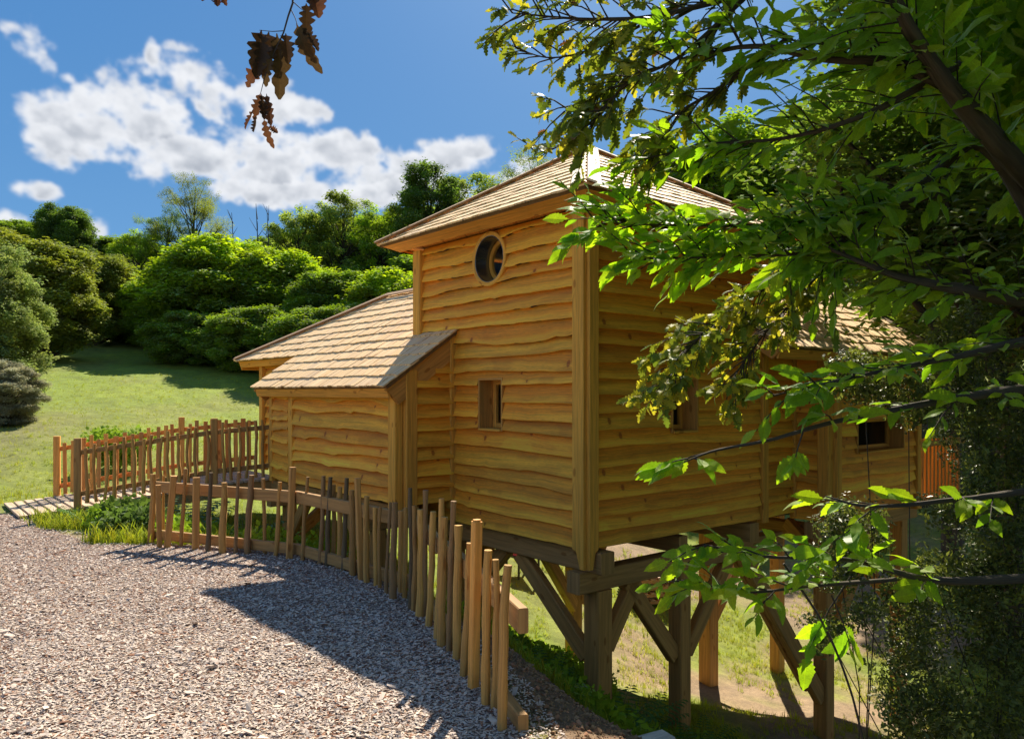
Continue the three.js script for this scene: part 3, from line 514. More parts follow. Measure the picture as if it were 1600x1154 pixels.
function shinglePlane(roof, O, U, Vv, len, exposure, left, right, seen) {
  const N = V(0, 0, 0).crossVectors(U, Vv).normalize(); if (N.y < 0) N.negate();
  for (let v = -0.03, row = 0; v < len; v += exposure, row++) {
    const a = left(Math.max(0, v)), b = right(Math.max(0, v)); let u = a - rs() * 0.02;
    while (u < b - 0.02) {
      let w = 0.09 + 0.09 * rs(); if (b - u < 0.22) w = b - u + 0.01; w = Math.min(w, b - u + 0.015);
      const Lh = Math.min(exposure * 1.55, len - v + 0.05), c = O.clone().addScaledVector(U, u + w / 2).addScaledVector(Vv, v + (rs() - .5) * 0.022).addScaledVector(N, 0.012 + rs() * 0.004);
      const x = U.clone(), tilt = 0.028 + (rs() - .5) * 0.014, y = Vv.clone().addScaledVector(N, -tilt).normalize(), z = V(0, 0, 0).crossVectors(x, y); if (z.dot(N) < 0) { x.negate(); z.negate(); }
      y.crossVectors(z, x);
      const q = new THREE.Quaternion().setFromRotationMatrix(new THREE.Matrix4().makeBasis(x, y, z));
      const v1 = Math.max(0, v) + Lh, aT = left(Math.min(v1, len)), bT = right(Math.min(v1, len)); let x0 = u, x1 = u + w;
      if (Math.abs(aT - a) < Lh * 2.3) x0 = Math.min(Math.max(u, aT), u + w); if (Math.abs(bT - b) < Lh * 2.3) x1 = Math.max(Math.min(u + w, bT), u); if (x0 > x1) x0 = x1 = (x0 + x1) / 2;
      let clip = null; if (x0 > u + 0.001 || x1 < u + w - 0.001) { clip = [(x0 - u) / w - 0.5, (x1 - u) / w - 0.5]; if (x.dot(U) < 0) clip = [-clip[1], -clip[0]]; }
      allShingles.push({ roof, clip, p: c, q, s: V(w - 0.004, Lh, 0.017 + 0.007 * rs()), g: Math.floor(rs() * 5), m: Math.floor(rs() * rs() * 6.5) % 6, seen });
      u += w;
    }
  }
}
function capBoards(roof, p, q, N1, N2, mat, w = 0.13) {   // a pair of boards along a hip or ridge
  for (const N of [N1, N2]) {
    const d = q.clone().sub(p).normalize(), side = V(0, 0, 0).crossVectors(d, N).normalize(); if (side.dot(N1.clone().add(N2)) > 0) side.negate(); if (side.y > 0) side.negate();
    const off = side.clone().multiplyScalar(w / 2 - 0.004).addScaledVector(N, 0.045);
    part('hip_cap', new MB().beam(p.clone().add(off), q.clone().add(off), w, 0.02, { up: N, ch: 0.003 }).geo(), mat, roof);
  }
}
const nrm = (a, b, c) => { const n = V(0, 0, 0).crossVectors(b.clone().sub(a), c.clone().sub(a)).normalize(); return n.y < 0 ? n.negate() : n; };
{ // tower: a four-sided pyramid
  const o = 0.40, e = 2.04, A = L(-o, e, -o), B = L(TW + o, e, -o), C = L(TW + o, e, TW + o), D = L(-o, e, TW + o), P = L(TW / 2, 3.28, TW / 2), span = TW + 2 * o;
  const m = new MB(); for (const [a, b] of [[A, B], [B, C], [C, D], [D, A]]) { const n = nrm(a, b, P); m.prism([a, b, P].map((v) => v.clone().addScaledVector(n, 0.004)), n.clone().multiplyScalar(-0.035)); }
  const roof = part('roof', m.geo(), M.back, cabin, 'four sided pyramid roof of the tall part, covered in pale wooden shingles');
  const slopeLen = Math.hypot(3.28 - e, TW / 2 + o);
  for (const [a, b, seen] of [[A, D, 1], [A, B, 1], [C, B, 0], [D, C, 0]]) {
    const U = b.clone().sub(a).normalize(), mid = a.clone().lerp(b, 0.5), Vv = P.clone().sub(mid).normalize();
    shinglePlane(roof, a, U, Vv, slopeLen, 0.205, (v) => span / 2 * v / slopeLen, (v) => span - span / 2 * v / slopeLen, seen);
  }
  const nA = nrm(A, D, P), nB = nrm(A, B, P), nC = nrm(B, C, P), nD = nrm(C, D, P);
  const up = V(0, 0.03, 0);
  capBoards(roof, A.clone().add(up).lerp(P, -0.015), A.clone().lerp(P, 0.97).add(up), nA, nB, M.paleCap, 0.145);
  capBoards(roof, D.clone().add(up).lerp(P, -0.015), D.clone().lerp(P, 0.985).add(up), nA, nD, M.cap, 0.10); capBoards(roof, B.clone().add(up).lerp(P, -0.015), B.clone().lerp(P, 0.985).add(up), nB, nC, M.cap, 0.10);
  capBoards(roof, C.clone().add(up), C.clone().lerp(P, 0.985).add(up), nC, nD, M.cap, 0.10);
  // sloping waney eave boards and the flat boards behind them
  const eave = (a, b, inA, inB, seed) => {
    const n = 44, mb = new MB(), f = (i) => i / n, bot = [];
    for (let i = 0; i <= n; i++) { const t = f(i); bot.push((vn(t * 9, seed, 1) - 0.5) * 0.05 + (vn(t * 40, seed, 2) - 0.5) * 0.03 + (vn(t * 110, seed, 3) - .5) * 0.012); }
    for (let i = 0; i < n; i++) {
      const t0 = f(i), t1 = f(i + 1), o0 = a.clone().lerp(b, t0), o1 = a.clone().lerp(b, t1), w = (t, k) => inA.clone().lerp(inB, t).lerp(a.clone().lerp(b, t), 0.0).add(V(0, k * 0.4, 0)).lerp(a.clone().lerp(b, t), -k);
      const i0 = w(t0, bot[i]), i1 = w(t1, bot[i + 1]), th = V(0, 0.026, 0), U0 = t0 * 4 / 2, U1 = t1 * 4 / 2, D2 = (v) => v.clone().add(th);
      mb.quad(o0, o1, i1, i0, [.1, U0], [.1, U1], [.6, U1], [.6, U0]); mb.quad(i0, i1, D2(i1), D2(i0), [.6, U0], [.6, U1], [.65, U1], [.65, U0]); mb.quad(D2(o0), D2(o1), D2(i1), D2(i0), [.1, U0], [.1, U1], [.6, U1], [.6, U0]);
    }
    part('eave_board', mb.geo(), M.fasc, cabin);
  };
  const k = 0.19, eh = e - 0.012, ih = 1.945, i2 = o - 0.02;
  const a = L(-i2, eh, -i2), b = L(TW + i2, eh, -i2), c = L(TW + i2, eh, TW + i2), d = L(-i2, eh, TW + i2), ai = L(-k, ih, -k), bi = L(TW + k, ih, -k), ci = L(TW + k, ih, TW + k), di = L(-k, ih, TW + k);
  eave(a, d, ai, di, 3); eave(a, b, ai, bi, 5); eave(b, c, bi, ci, 7); eave(c, d, ci, di, 9);
  part('soffit', new MB().prism([L(-k - .03, 1.985, -k - .03), L(TW + k + .03, 1.985, -k - .03), L(TW + k + .03, 1.985, TW + k + .03), L(-k - .03, 1.985, TW + k + .03)], V(0, 0.02, 0)).geo(), M.fasc, cabin);
}
{ // entrance wing: hipped at the far end, sliding down over the lean-to
  const eS = -0.275, rS = 1.276, bS = 2 * rS - eS, rT = 6.29, eT = 9.6, lT0 = 2.32, lT1 = 6.62, lS = -1.083, q = (s, t) => L(s, planeA(s), t), back = (s, t) => L(s, planeA(2 * rS - s), t);
  const m = new MB(), n1 = nrm(q(lS, lT0), q(lS, lT1), q(rS, 5)), dn = (n, k = -0.035) => n.clone().multiplyScalar(k);
  m.prism([q(lS, lT0), q(lS, lT1), q(eS, lT1), q(-0.055, lT1), q(-0.055, lT0)], dn(n1));
  m.prism([q(-0.0545, TW + 0.06), q(-0.0545, lT1), q(eS, lT1 + .001), q(eS, eT), q(rS, rT), q(rS, TW + 0.06)], dn(n1));
  m.prism([q(rS, TW + .06), q(rS, rT), back(bS, eT), back(bS, TW + .06)], V(0, -0.04, 0)); m.prism([q(eS, eT), back(bS, eT), q(rS, rT)], V(0, -0.04, 0));
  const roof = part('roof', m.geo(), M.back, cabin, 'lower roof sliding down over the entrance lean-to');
  const k = Math.hypot(1, SL), Vv = V(1, SL, 0).normalize(), sOf = (v) => lS + v / k;
  const O = q(lS, 0);
  shinglePlane(roof, O, vT, Vv, (rS - lS) * k, 0.238, (v) => (sOf(v) < -0.11 ? lT0 - 0.01 : TW + 0.06), (v) => (sOf(v) < eS - 0.05 ? lT1 + 0.02 : lerp(eT, rT, clamp((sOf(v) - eS) / (rS - eS)))), 1);
  capBoards(roof, q(eS, eT).add(V(0, 0.02, 0)), q(rS, rT).add(V(0, 0.03, 0)), n1, nrm(q(eS, eT), back(bS, eT), q(rS, rT)), M.cap, 0.1);
  capBoards(roof, q(rS, TW + .05).add(V(0, 0.03, 0)), q(rS, rT).add(V(0, 0.03, 0)), n1, nrm(q(rS, 4), q(rS, rT), back(bS, 5)), M.cap, 0.1);
  // eave boards and barge boards
  const ev = (s, t0, t1, mat) => part('eave_board', new MB().beam(q(s + 0.06, t0).add(V(0, -0.115, 0)), q(s + 0.06, t1).add(V(0, -0.115, 0)), 0.03, 0.15, { up: V(-0.35, 1, 0) }).geo(), mat, cabin);
  ev(lS, lT0 + 0.05, lT1 - 0.02, M.fasc); ev(eS, lT1 + 0.06, eT - 0.03, M.fasc);
  part('eave_board', new MB().beam(L(eS + 0.08, planeA(eS) - 0.115, eT - 0.04), L(bS - 0.08, planeA(eS) - 0.115, eT - 0.04), 0.03, 0.15).geo(), M.fasc, cabin);
  const barge = (t, s1) => { const mb = new MB(), w = 0.27; mb.prism([L(lS + 0.015, planeA(lS) - 0.045, t), L(s1, planeA(s1) - 0.03, t), L(s1, planeA(s1) - w - 0.07, t), L(lS + 0.20, planeA(lS + 0.2) - w - 0.09, t), L(lS + 0.12, planeA(lS) - 0.13, t)], V(0, 0, -0.045), Vv); part('barge_board', mb.geo(), M.frame, cabin); };
  barge(lT0 + 0.03, -0.06); barge(lT1 - 0.05, -0.02);
  part('soffit', new MB().prism([L(lS + .1, planeA(lS) - 0.05, lT0 + .08), L(LS + 0.02, planeA(LS) - 0.06, lT0 + .08), L(LS + 0.02, planeA(LS) - 0.06, lT1 - .05), L(lS + .1, planeA(lS) - 0.05, lT1 - .05)], V(0, -0.02, 0)).geo(), M.fasc, cabin);
}
{ // rear wing: roof plane facing the tree side, ridge along s
  const e = -0.82, rT = 1.35, s0 = 2.4, s1 = 7.4, q = (s, t) => L(s, planeB(t), t), back = (s, t) => L(s, planeB(2 * rT - t), t), bT = 2 * rT - e, n1 = nrm(q(3, e), q(4, e), q(3, 1)), m = new MB();
  m.prism([q(s0, e), q(s1, e), q(s1, -0.06), q(s0, -0.06)], n1.clone().multiplyScalar(-0.035)); m.prism([q(TW + .06, -0.0595), q(s1, -0.0595), q(s1 - 1.2, rT), q(TW + .06, rT)], n1.clone().multiplyScalar(-0.035));
  m.prism([q(TW + .06, rT), q(s1 - 1.2, rT), back(s1, bT), back(TW + .06, bT)], V(0, -0.04, 0)); m.prism([q(s1, e), back(s1, bT), q(s1 - 1.2, rT)], V(0, -0.04, 0));
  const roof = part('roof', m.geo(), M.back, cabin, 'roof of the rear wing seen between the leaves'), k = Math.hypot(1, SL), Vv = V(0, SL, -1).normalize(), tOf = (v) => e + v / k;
  shinglePlane(roof, q(0, e), vS, Vv, (rT - e) * k, 0.238, (v) => (tOf(v) < -0.11 ? s0 : TW + 0.06), (v) => lerp(s1, s1 - 1.2, clamp((tOf(v) - e) / (rT - e))), 1);
  part('eave_board', new MB().beam(q(s0 + .05, e + 0.06).add(V(0, -0.115, 0)), q(s1, e + 0.06).add(V(0, -0.115, 0)), 0.03, 0.15, { up: V(0, 1, 0.35) }).geo(), M.fasc, cabin);
  part('barge_board', new MB().prism([L(s0 + .03, planeB(e) - 0.045, e + .015), L(s0 + .03, planeB(-0.06) - 0.03, -0.06), L(s0 + .03, planeB(-0.06) - 0.27, -0.06), L(s0 + .03, planeB(e) - 0.15, e + .14)], V(0.045, 0, 0), Vv).geo(), M.frame, cabin);
}
{ // the 300 nearest shingles are pieces of their own, the rest are joined per roof
  const eye = V(0, EYE, 0); cabin.updateMatrixWorld(true);
  const geoOf = (s) => { const g = shingleGeos[s.g]; if (!s.clip) return g; const k = g.clone(), p = k.attributes.position; for (let i = 0; i < p.count; i++) if (p.getY(i) > 0.9) p.setX(i, p.getX(i) < 0 ? s.clip[0] : s.clip[1]); return k; };
  for (const s of allShingles) s.d = s.p.clone().applyMatrix4(cabin.matrixWorld).distanceTo(eye) + (s.seen ? 0 : 50);
  allShingles.sort((a, b) => a.d - b.d);
  const rest = new Map();
  allShingles.forEach((s, i) => {
    if (i < 300) { const m = part('shingle', geoOf(s), shingleMats[s.m], s.roof); m.position.copy(s.p); m.quaternion.copy(s.q); m.scale.copy(s.s); return; }
    const key = s.roof.uuid + s.m; if (!rest.has(key)) rest.set(key, { roof: s.roof, m: s.m, g: [] });
    rest.get(key).g.push(geoOf(s).clone().applyMatrix4(new THREE.Matrix4().compose(s.p, s.q, s.s)));
  });
  for (const e of rest.values()) part('shingles', mergeGeometries(e.g), shingleMats[e.m], e.roof).userData.kind = 'stuff';
}
// ---- stilts
const rawBeam = (name, a, b, w, h, mat, up) => part(name, new MB().beam(a, b, w, h, { ch: 0.012, up }).geo(), mat, cabin);
function stilt(s, t, top, w = 0.22, mat = M.stilt) { rawBeam('stilt', L(s, groundAt(s, t) - 0.3, t), L(s, top, t), w, w, mat, vT); }
function brace(s0, h0, t0, s1, h1, t1, mat = M.stilt, w = 0.12, h = 0.19) { rawBeam('brace', L(s0, h0, t0), L(s1, h1, t1), w, h, mat); }
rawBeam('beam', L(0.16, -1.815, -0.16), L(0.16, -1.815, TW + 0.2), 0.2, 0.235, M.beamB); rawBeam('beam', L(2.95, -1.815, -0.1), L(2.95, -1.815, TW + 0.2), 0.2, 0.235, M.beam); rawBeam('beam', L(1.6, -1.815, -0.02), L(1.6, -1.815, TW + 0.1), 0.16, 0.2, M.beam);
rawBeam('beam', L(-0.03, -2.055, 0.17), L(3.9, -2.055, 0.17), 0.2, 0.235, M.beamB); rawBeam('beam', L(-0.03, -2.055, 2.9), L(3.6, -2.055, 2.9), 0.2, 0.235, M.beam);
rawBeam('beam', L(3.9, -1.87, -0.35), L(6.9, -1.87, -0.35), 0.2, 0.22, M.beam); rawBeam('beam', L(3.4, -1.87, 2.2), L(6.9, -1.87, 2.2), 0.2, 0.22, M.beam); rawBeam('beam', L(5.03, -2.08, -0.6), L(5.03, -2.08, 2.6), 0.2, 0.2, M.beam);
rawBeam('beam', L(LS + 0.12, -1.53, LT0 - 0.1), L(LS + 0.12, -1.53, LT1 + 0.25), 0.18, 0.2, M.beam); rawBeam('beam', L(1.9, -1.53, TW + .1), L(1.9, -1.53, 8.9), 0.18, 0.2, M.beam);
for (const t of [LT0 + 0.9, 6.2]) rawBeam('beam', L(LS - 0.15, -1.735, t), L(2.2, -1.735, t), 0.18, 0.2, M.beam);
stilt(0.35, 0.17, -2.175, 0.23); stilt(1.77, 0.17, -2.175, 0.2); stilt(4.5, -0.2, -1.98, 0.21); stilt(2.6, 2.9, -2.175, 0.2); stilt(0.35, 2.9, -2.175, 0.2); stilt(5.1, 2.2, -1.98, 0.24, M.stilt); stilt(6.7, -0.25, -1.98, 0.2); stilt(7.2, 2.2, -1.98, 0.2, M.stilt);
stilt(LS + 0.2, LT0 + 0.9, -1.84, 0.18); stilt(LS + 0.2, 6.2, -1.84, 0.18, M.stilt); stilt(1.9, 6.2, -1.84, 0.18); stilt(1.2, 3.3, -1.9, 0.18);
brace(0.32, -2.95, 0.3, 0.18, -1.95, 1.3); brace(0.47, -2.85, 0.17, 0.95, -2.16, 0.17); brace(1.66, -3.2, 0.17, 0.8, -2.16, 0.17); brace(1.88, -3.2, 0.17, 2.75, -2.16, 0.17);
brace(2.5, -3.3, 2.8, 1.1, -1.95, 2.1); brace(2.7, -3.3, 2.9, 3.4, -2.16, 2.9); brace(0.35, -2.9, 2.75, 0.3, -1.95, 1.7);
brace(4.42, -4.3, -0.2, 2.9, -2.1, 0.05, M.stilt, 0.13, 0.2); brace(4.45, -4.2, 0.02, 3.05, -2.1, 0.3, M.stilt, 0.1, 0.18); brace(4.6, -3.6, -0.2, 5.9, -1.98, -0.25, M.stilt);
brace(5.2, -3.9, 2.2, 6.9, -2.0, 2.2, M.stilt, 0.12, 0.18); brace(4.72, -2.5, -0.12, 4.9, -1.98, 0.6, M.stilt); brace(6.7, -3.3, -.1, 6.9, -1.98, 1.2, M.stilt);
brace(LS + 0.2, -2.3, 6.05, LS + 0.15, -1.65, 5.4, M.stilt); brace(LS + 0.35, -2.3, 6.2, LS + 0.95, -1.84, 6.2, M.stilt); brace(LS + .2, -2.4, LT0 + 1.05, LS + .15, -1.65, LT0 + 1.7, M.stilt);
{ // terrace behind the rear wing
  const m = new MB(); for (let i = 0; i < 11; i++) m.beam(L(RS1 + 0.15 + i * 0.16, RB + 0.02, -0.5), L(RS1 + 0.15 + i * 0.16, RB + 0.02, 2.6), 0.15, 0.04);
  part('terrace_deck', m.geo(), M.stilt, cabin);
  for (let i = 0; i < 12; i++) part('baluster', new MB().beam(L(RS1 + 0.2 + i * 0.14, RB + 0.02, -0.5), L(RS1 + 0.2 + i * 0.14, RB + 1.0, -0.5), 0.05, 0.05).geo(), M.stilt, cabin);
  part('rail', new MB().beam(L(RS1, RB + 0.92, -0.54), L(RS1 + 1.9, RB + 0.92, -0.54), 0.05, 0.09).geo(), M.stilt, cabin);
}

// ---------------------------------------------------------------- crooked split stakes
const stakeMats = [[0.40, 0.235, 0.08], [0.52, 0.31, 0.095], [0.64, 0.39, 0.115], [0.31, 0.195, 0.09], [0.15, 0.112, 0.065]].map((c) => wood(...c, 0.85));
function stakeGeo(p, q, r, seed, bend = 0.02, sq = false) {
  const n = 7, pts = [], rad = [], d = q.clone().sub(p), b1 = (h2(seed, 1, 4) - .5) * 2 * bend, b2 = (h2(seed, 2, 4) - .5) * 2 * bend;
  for (let i = 0; i <= n; i++) { const t = i / n; pts.push(p.clone().addScaledVector(d, t).add(V(b1 * Math.sin(t * 3.1) + (vn(t * 4, seed, 5) - .5) * bend, 0, b2 * Math.sin(t * 4.5 + 1) * 0.7))); rad.push(r * (1.08 - 0.2 * t) * (0.92 + 0.2 * vn(t * 6, seed, 6))); }
  return new MB().tube(pts, rad, 8, true, seed * 0.37, 0.3, seed).geo();
}
// ---------------------------------------------------------------- footbridge
{
  const g0 = worldOf(0, 0); void g0;
  const bridge = thing('footbridge', 'sloping wooden footbridge with stake railings leading to the cabin entrance', 'footbridge', [-6, EYE - 1.85, -12.2]);
  const B = (x, h, d) => V(x + 6, h + 1.85, -d + 12.2);
  const near = [[-7.34, 11.47, -1.845], [-6.6, 11.74, -1.755], [-4.77, 12.38, -1.475], [-3.86, 12.78, -1.40]], ac = [-0.636, 0.772];
  const along = (s) => { let i = 0; const seg = [0.79, 1.962, 0.994]; while (i < 2 && s > seg[i]) { s -= seg[i]; i++; } const t = s / seg[i]; return near[i].map((v, k) => lerp(v, near[i + 1][k], t)); };
  const rr = rng(11), W = 1.72, total = 3.74;
  for (let s = 0.07; s < total; s += 0.145) { const p = along(s), q = [p[0] + ac[0] * W, p[1] + ac[1] * W]; part('deck_board', new MB().beam(B(p[0] - ac[0] * 0.04, p[2] - 0.018 + rr() * 0.004, p[1] - ac[1] * 0.04), B(q[0], p[2] - 0.018 + rr() * 0.004, q[1]), 0.118, 0.035, { ch: 0.004 }).geo(), M.deck, bridge); }
  for (const k of [0.06, 0.86, 1.64]) for (let i = 0; i < 3; i++) { const a = near[i], b = near[i + 1], h = 0.2, o = (i === 0 ? 0.0 : 0); part('stringer', new MB().beam(B(a[0] + ac[0] * k, a[2] - 0.038 - (i === 0 ? 0.06 : h / 2) + o, a[1] + ac[1] * k), B(b[0] + ac[0] * k, b[2] - 0.038 - h / 2, b[1] + ac[1] * k), 0.06, i === 0 ? 0.12 : h).geo(), M.beam, bridge); }
  const far = [[-7.7, 13.07, -1.80], [-5.87, 13.72, -1.50], [-4.7, 14.25, -1.40]], nearR = near.slice(1);
  [nearR, far].forEach((line, side) => {
    const mats = side ? [M.sawn, M.railRed, M.sawnB] : [stakeMats[1], stakeMats[2], M.sawnB];
    for (let i = 0; i < 2; i++) {
      const [ax, ad, ah] = line[i], [bx, bd, bh] = line[i + 1], dx = bx - ax, dd = bd - ad, len = Math.hypot(dx, dd);
      part('post', new MB().beam(B(ax, ah - 0.16, ad), B(ax, ah + 1.05, ad), 0.1, 0.1, { ch: 0.012, up: V(dx, 0, -dd).normalize() }).geo(), side ? M.sawn : i ? M.sawnB : M.rail, bridge);
      for (const k of [0.2, 0.83]) part('rail', new MB().beam(B(ax, ah + k, ad), B(bx, bh + k, bd), 0.04, 0.075, { ch: 0.006 }).geo(), side ? M.railRed : M.rail, bridge);
      const n = Math.round(len / 0.132);
      for (let j = 1; j < n; j++) {
        const t = (j + (rr() - .5) * 0.2) / n, x = lerp(ax, bx, t) + dd / len * 0.045, d = lerp(ad, bd, t) - dx / len * 0.045, h = lerp(ah, bh, t), top = 0.93 + (rr() - .5) * 0.1, seed = side * 100 + i * 50 + j;
        const p = B(x, h + 0.03 + rr() * 0.03, d), q = B(x + (rr() - .5) * 0.05, h + top, d + (rr() - .5) * 0.02);
        if (side) part('baluster', new MB().beam(p, q, 0.055 + rr() * 0.03, 0.025, { ch: 0.004, up: V(-dd, 0, -dx).normalize() }).geo(), mats[Math.floor(rr() * 3)], bridge);
        else part('baluster', stakeGeo(p, q, 0.022 + rr() * 0.008, seed, 0.028), mats[Math.floor(rr() * 3)], bridge);
      }
    }
  });
  part('post', new MB().beam(B(-3.9, -1.5, 12.74), B(-3.9, -0.35, 12.74), 0.1, 0.1, { ch: 0.012 }).geo(), M.railRed, bridge);
}
// ---------------------------------------------------------------- stick fence along the gravel
{
  // where each stake stands in the photograph: foot x, foot y, top x, top y, width, sort (0-4 stake tone, 5 sawn post)
  const row = '235,849,237,741,8,1;249,856,248,757,8,5;254,845,253,743,4,2;260,856,272,743,10,5;283,855,289,732,5,0;305,860,305,746,11,5;324,863,329,738,6,4;348,864,350,754,9,1;368,864,371,738,5,3;386,865,392,742,8,3;413,865,411,747,5,0;429,869,437,753,5.5,1;451,873,456,730,10,5;472,876,480,745,5,0;499,883,506,743,6,3;510,886,517,745,6,4;520,884,522,757,6,0;530,889,530,761,7,1;536,893,541,747,6,4;551,901,549,766,8,0;564,907,558,747,9,5;573,911,572,775,8,1;587,916,586,792,6,2;593,920,595,791,4.5,0;604,928,609,785,5,3;614,938,617,785,9,3;626,925,627,798,9,5;633,935,635,793,6,1;641,953,642,762,6.5,4;646,957,646,790,6.5,0;656,965,657,796,10,2;662,964,667,765,7.5,3;669,980,677,799,9,2;681,1000,691,779,8,2;690,1011,694,808,12,1;701,1020,708,782,8,3;712,1032,717,821,11,2;723,1057,733,848,10,1;739,1077,745,815,16,5;759,1104,763,858,11,2;772,1109,774,874,10,1;784,1144,793,883,12.5,1'.split(';').map((r) => r.split(',').map(Number));
  const fence = thing('stick_fence', 'curved fence of split chestnut stakes along the gravel edge', 'fence', [-1.5, EYE - 1.81, -7.4]);
  const Lc = (v) => v.clone().sub(fence.position);
  const spots = row.map(([bx, by]) => { return 1.66 / ((by - HY) / F - 0.0204); });
  const line = [];
  row.forEach(([bx, by, tx, ty, w, k], i) => {
    const d = spots[i], p = at(bx, by, d), q = at(tx, ty, d), r = w / F * d / 2 * 1.2; line.push([p.x, d]);
    q.z += (h2(i, 4, 4) - .5) * 0.06; p.y -= 0.06;
    if (k === 5) {
      const m = new MB().beam(Lc(p), Lc(q), r * 1.5, r * 1.5, { ch: 0.006, up: V(0.5, 0, 0.85) });
      if (w > 12) m.beam(Lc(q), Lc(q.clone().add(V(0, 0.012, 0))), r * 1.2, r * 1.2, { ch: 0.01, up: V(0.5, 0, 0.85) });
      part('post', m.geo(), w > 12 ? M.sawn : M.sawnB, fence);
    } else part('stake', stakeGeo(Lc(p), Lc(q), r, i + 300, 0.012), stakeMats[k], fence);
  });
  const knots = [0, 12, 20, 26, 38, 41].map((i) => line[i]);
  const outer = knots.map((p, i) => { const a = knots[Math.max(0, i - 1)], b = knots[Math.min(knots.length - 1, i + 1)], l = Math.hypot(b[0] - a[0], b[1] - a[1]), nx = -(b[1] - a[1]) / l, nd = (b[0] - a[0]) / l; return [p[0] + nx * 0.10, p[1] + nd * 0.10]; });
  { const n = outer.length - 1, a = outer[n - 1], b = outer[n], l = Math.hypot(b[0] - a[0], b[1] - a[1]); outer[n] = [b[0] + (b[0] - a[0]) / l * 0.05 , b[1] + (b[1] - a[1]) / l * 0.05]; const c = outer[0]; outer[0] = [c[0] - 0.08, c[1]]; }
  for (let i = 0; i + 1 < outer.length; i++) for (const [h, sec] of [[-1.165, 0.13], [-1.70, 0.115]]) {
    const [ax, ad] = outer[i], [bx, bd] = outer[i + 1];
    part('rail', new MB().beam(Lc(V(ax, EYE + h - (h < -1.5 ? 0.05 * (1 - i / 5) : 0) + (i % 2) * 0.004, -ad)), Lc(V(bx, EYE + h - (h < -1.5 ? 0.05 * (1 - (i + 1) / 5) : 0) + (i % 2) * 0.004, -bd)), 0.055, sec, { ch: 0.006 }).geo(), M.rail, fence);
  }
}

// ---------------------------------------------------------------- foliage
const leafMat = (r, g, b, tr = 0.45, coat = 0) => new THREE.MeshPhysicalMaterial({ color: lin(r, g, b), roughness: 0.95, clearcoat: coat, clearcoatRoughness: 0.35, transmission: tr, thickness: 0, side: THREE.DoubleSide, specularIntensity: 0.35 });
const barkMap = tex(128, 256, (x, y) => { const u = x / 128, v = y / 256, t = 0.55 + 0.45 * (0.6 * tn(u * 12, v * 5, 12, 5, 1) + 0.4 * tn(u * 40, v * 20, 40, 20, 2)); return [t, t, t]; });
const bark = std(lin(0.12, 0.095, 0.07), { map: barkMap, bumpMap: barkMap, bumpScale: 0.01, roughness: 0.95 });
function sprayGeo(seed, n, len, wid, spread) {   // leaves on a short twig
  const r = rng(seed), m = new MB();
  for (let i = 0; i < n; i++) {
    const c = V(r() - .5, r() - .5, r() - .5).multiplyScalar(spread), a = r() * 6.28, up = (r() - 0.35) * 0.9, d = V(Math.cos(a), up - 0.2, Math.sin(a)).normalize(), s = V(0, 0, 0).crossVectors(d, V((r() - .5) * .8, 1, (r() - .5) * .8)).normalize(), nn = V(0, 0, 0).crossVectors(s, d).normalize();
    const l = len * (0.7 + 0.6 * r()), w = wid * (0.7 + 0.6 * r()), b = c, t = c.clone().addScaledVector(d, l).addScaledVector(nn, -0.1 * l), mid = c.clone().addScaledVector(d, l * 0.45), p = mid.clone().addScaledVector(s, w).addScaledVector(nn, w * 0.3), q = mid.clone().addScaledVector(s, -w).addScaledVector(nn, w * 0.3);
    const n1 = nn.clone().addScaledVector(s, -0.3).normalize(), n2 = nn.clone().addScaledVector(s, 0.3).normalize();
    m.tri(b, p, t, [0, 0], [1, .5], [0, 1], nn, n1, nn); m.tri(b, t, q, [0, 0], [0, 1], [1, .5], nn, nn, n2);
  }
  return m.geo();
}
const sprays = [1, 2, 3].map((k) => sprayGeo(k * 13, 16, 0.17, 0.045, 0.42)), finSprays = [1, 2].map((k) => sprayGeo(k * 29, 22, 0.10, 0.026, 0.40));
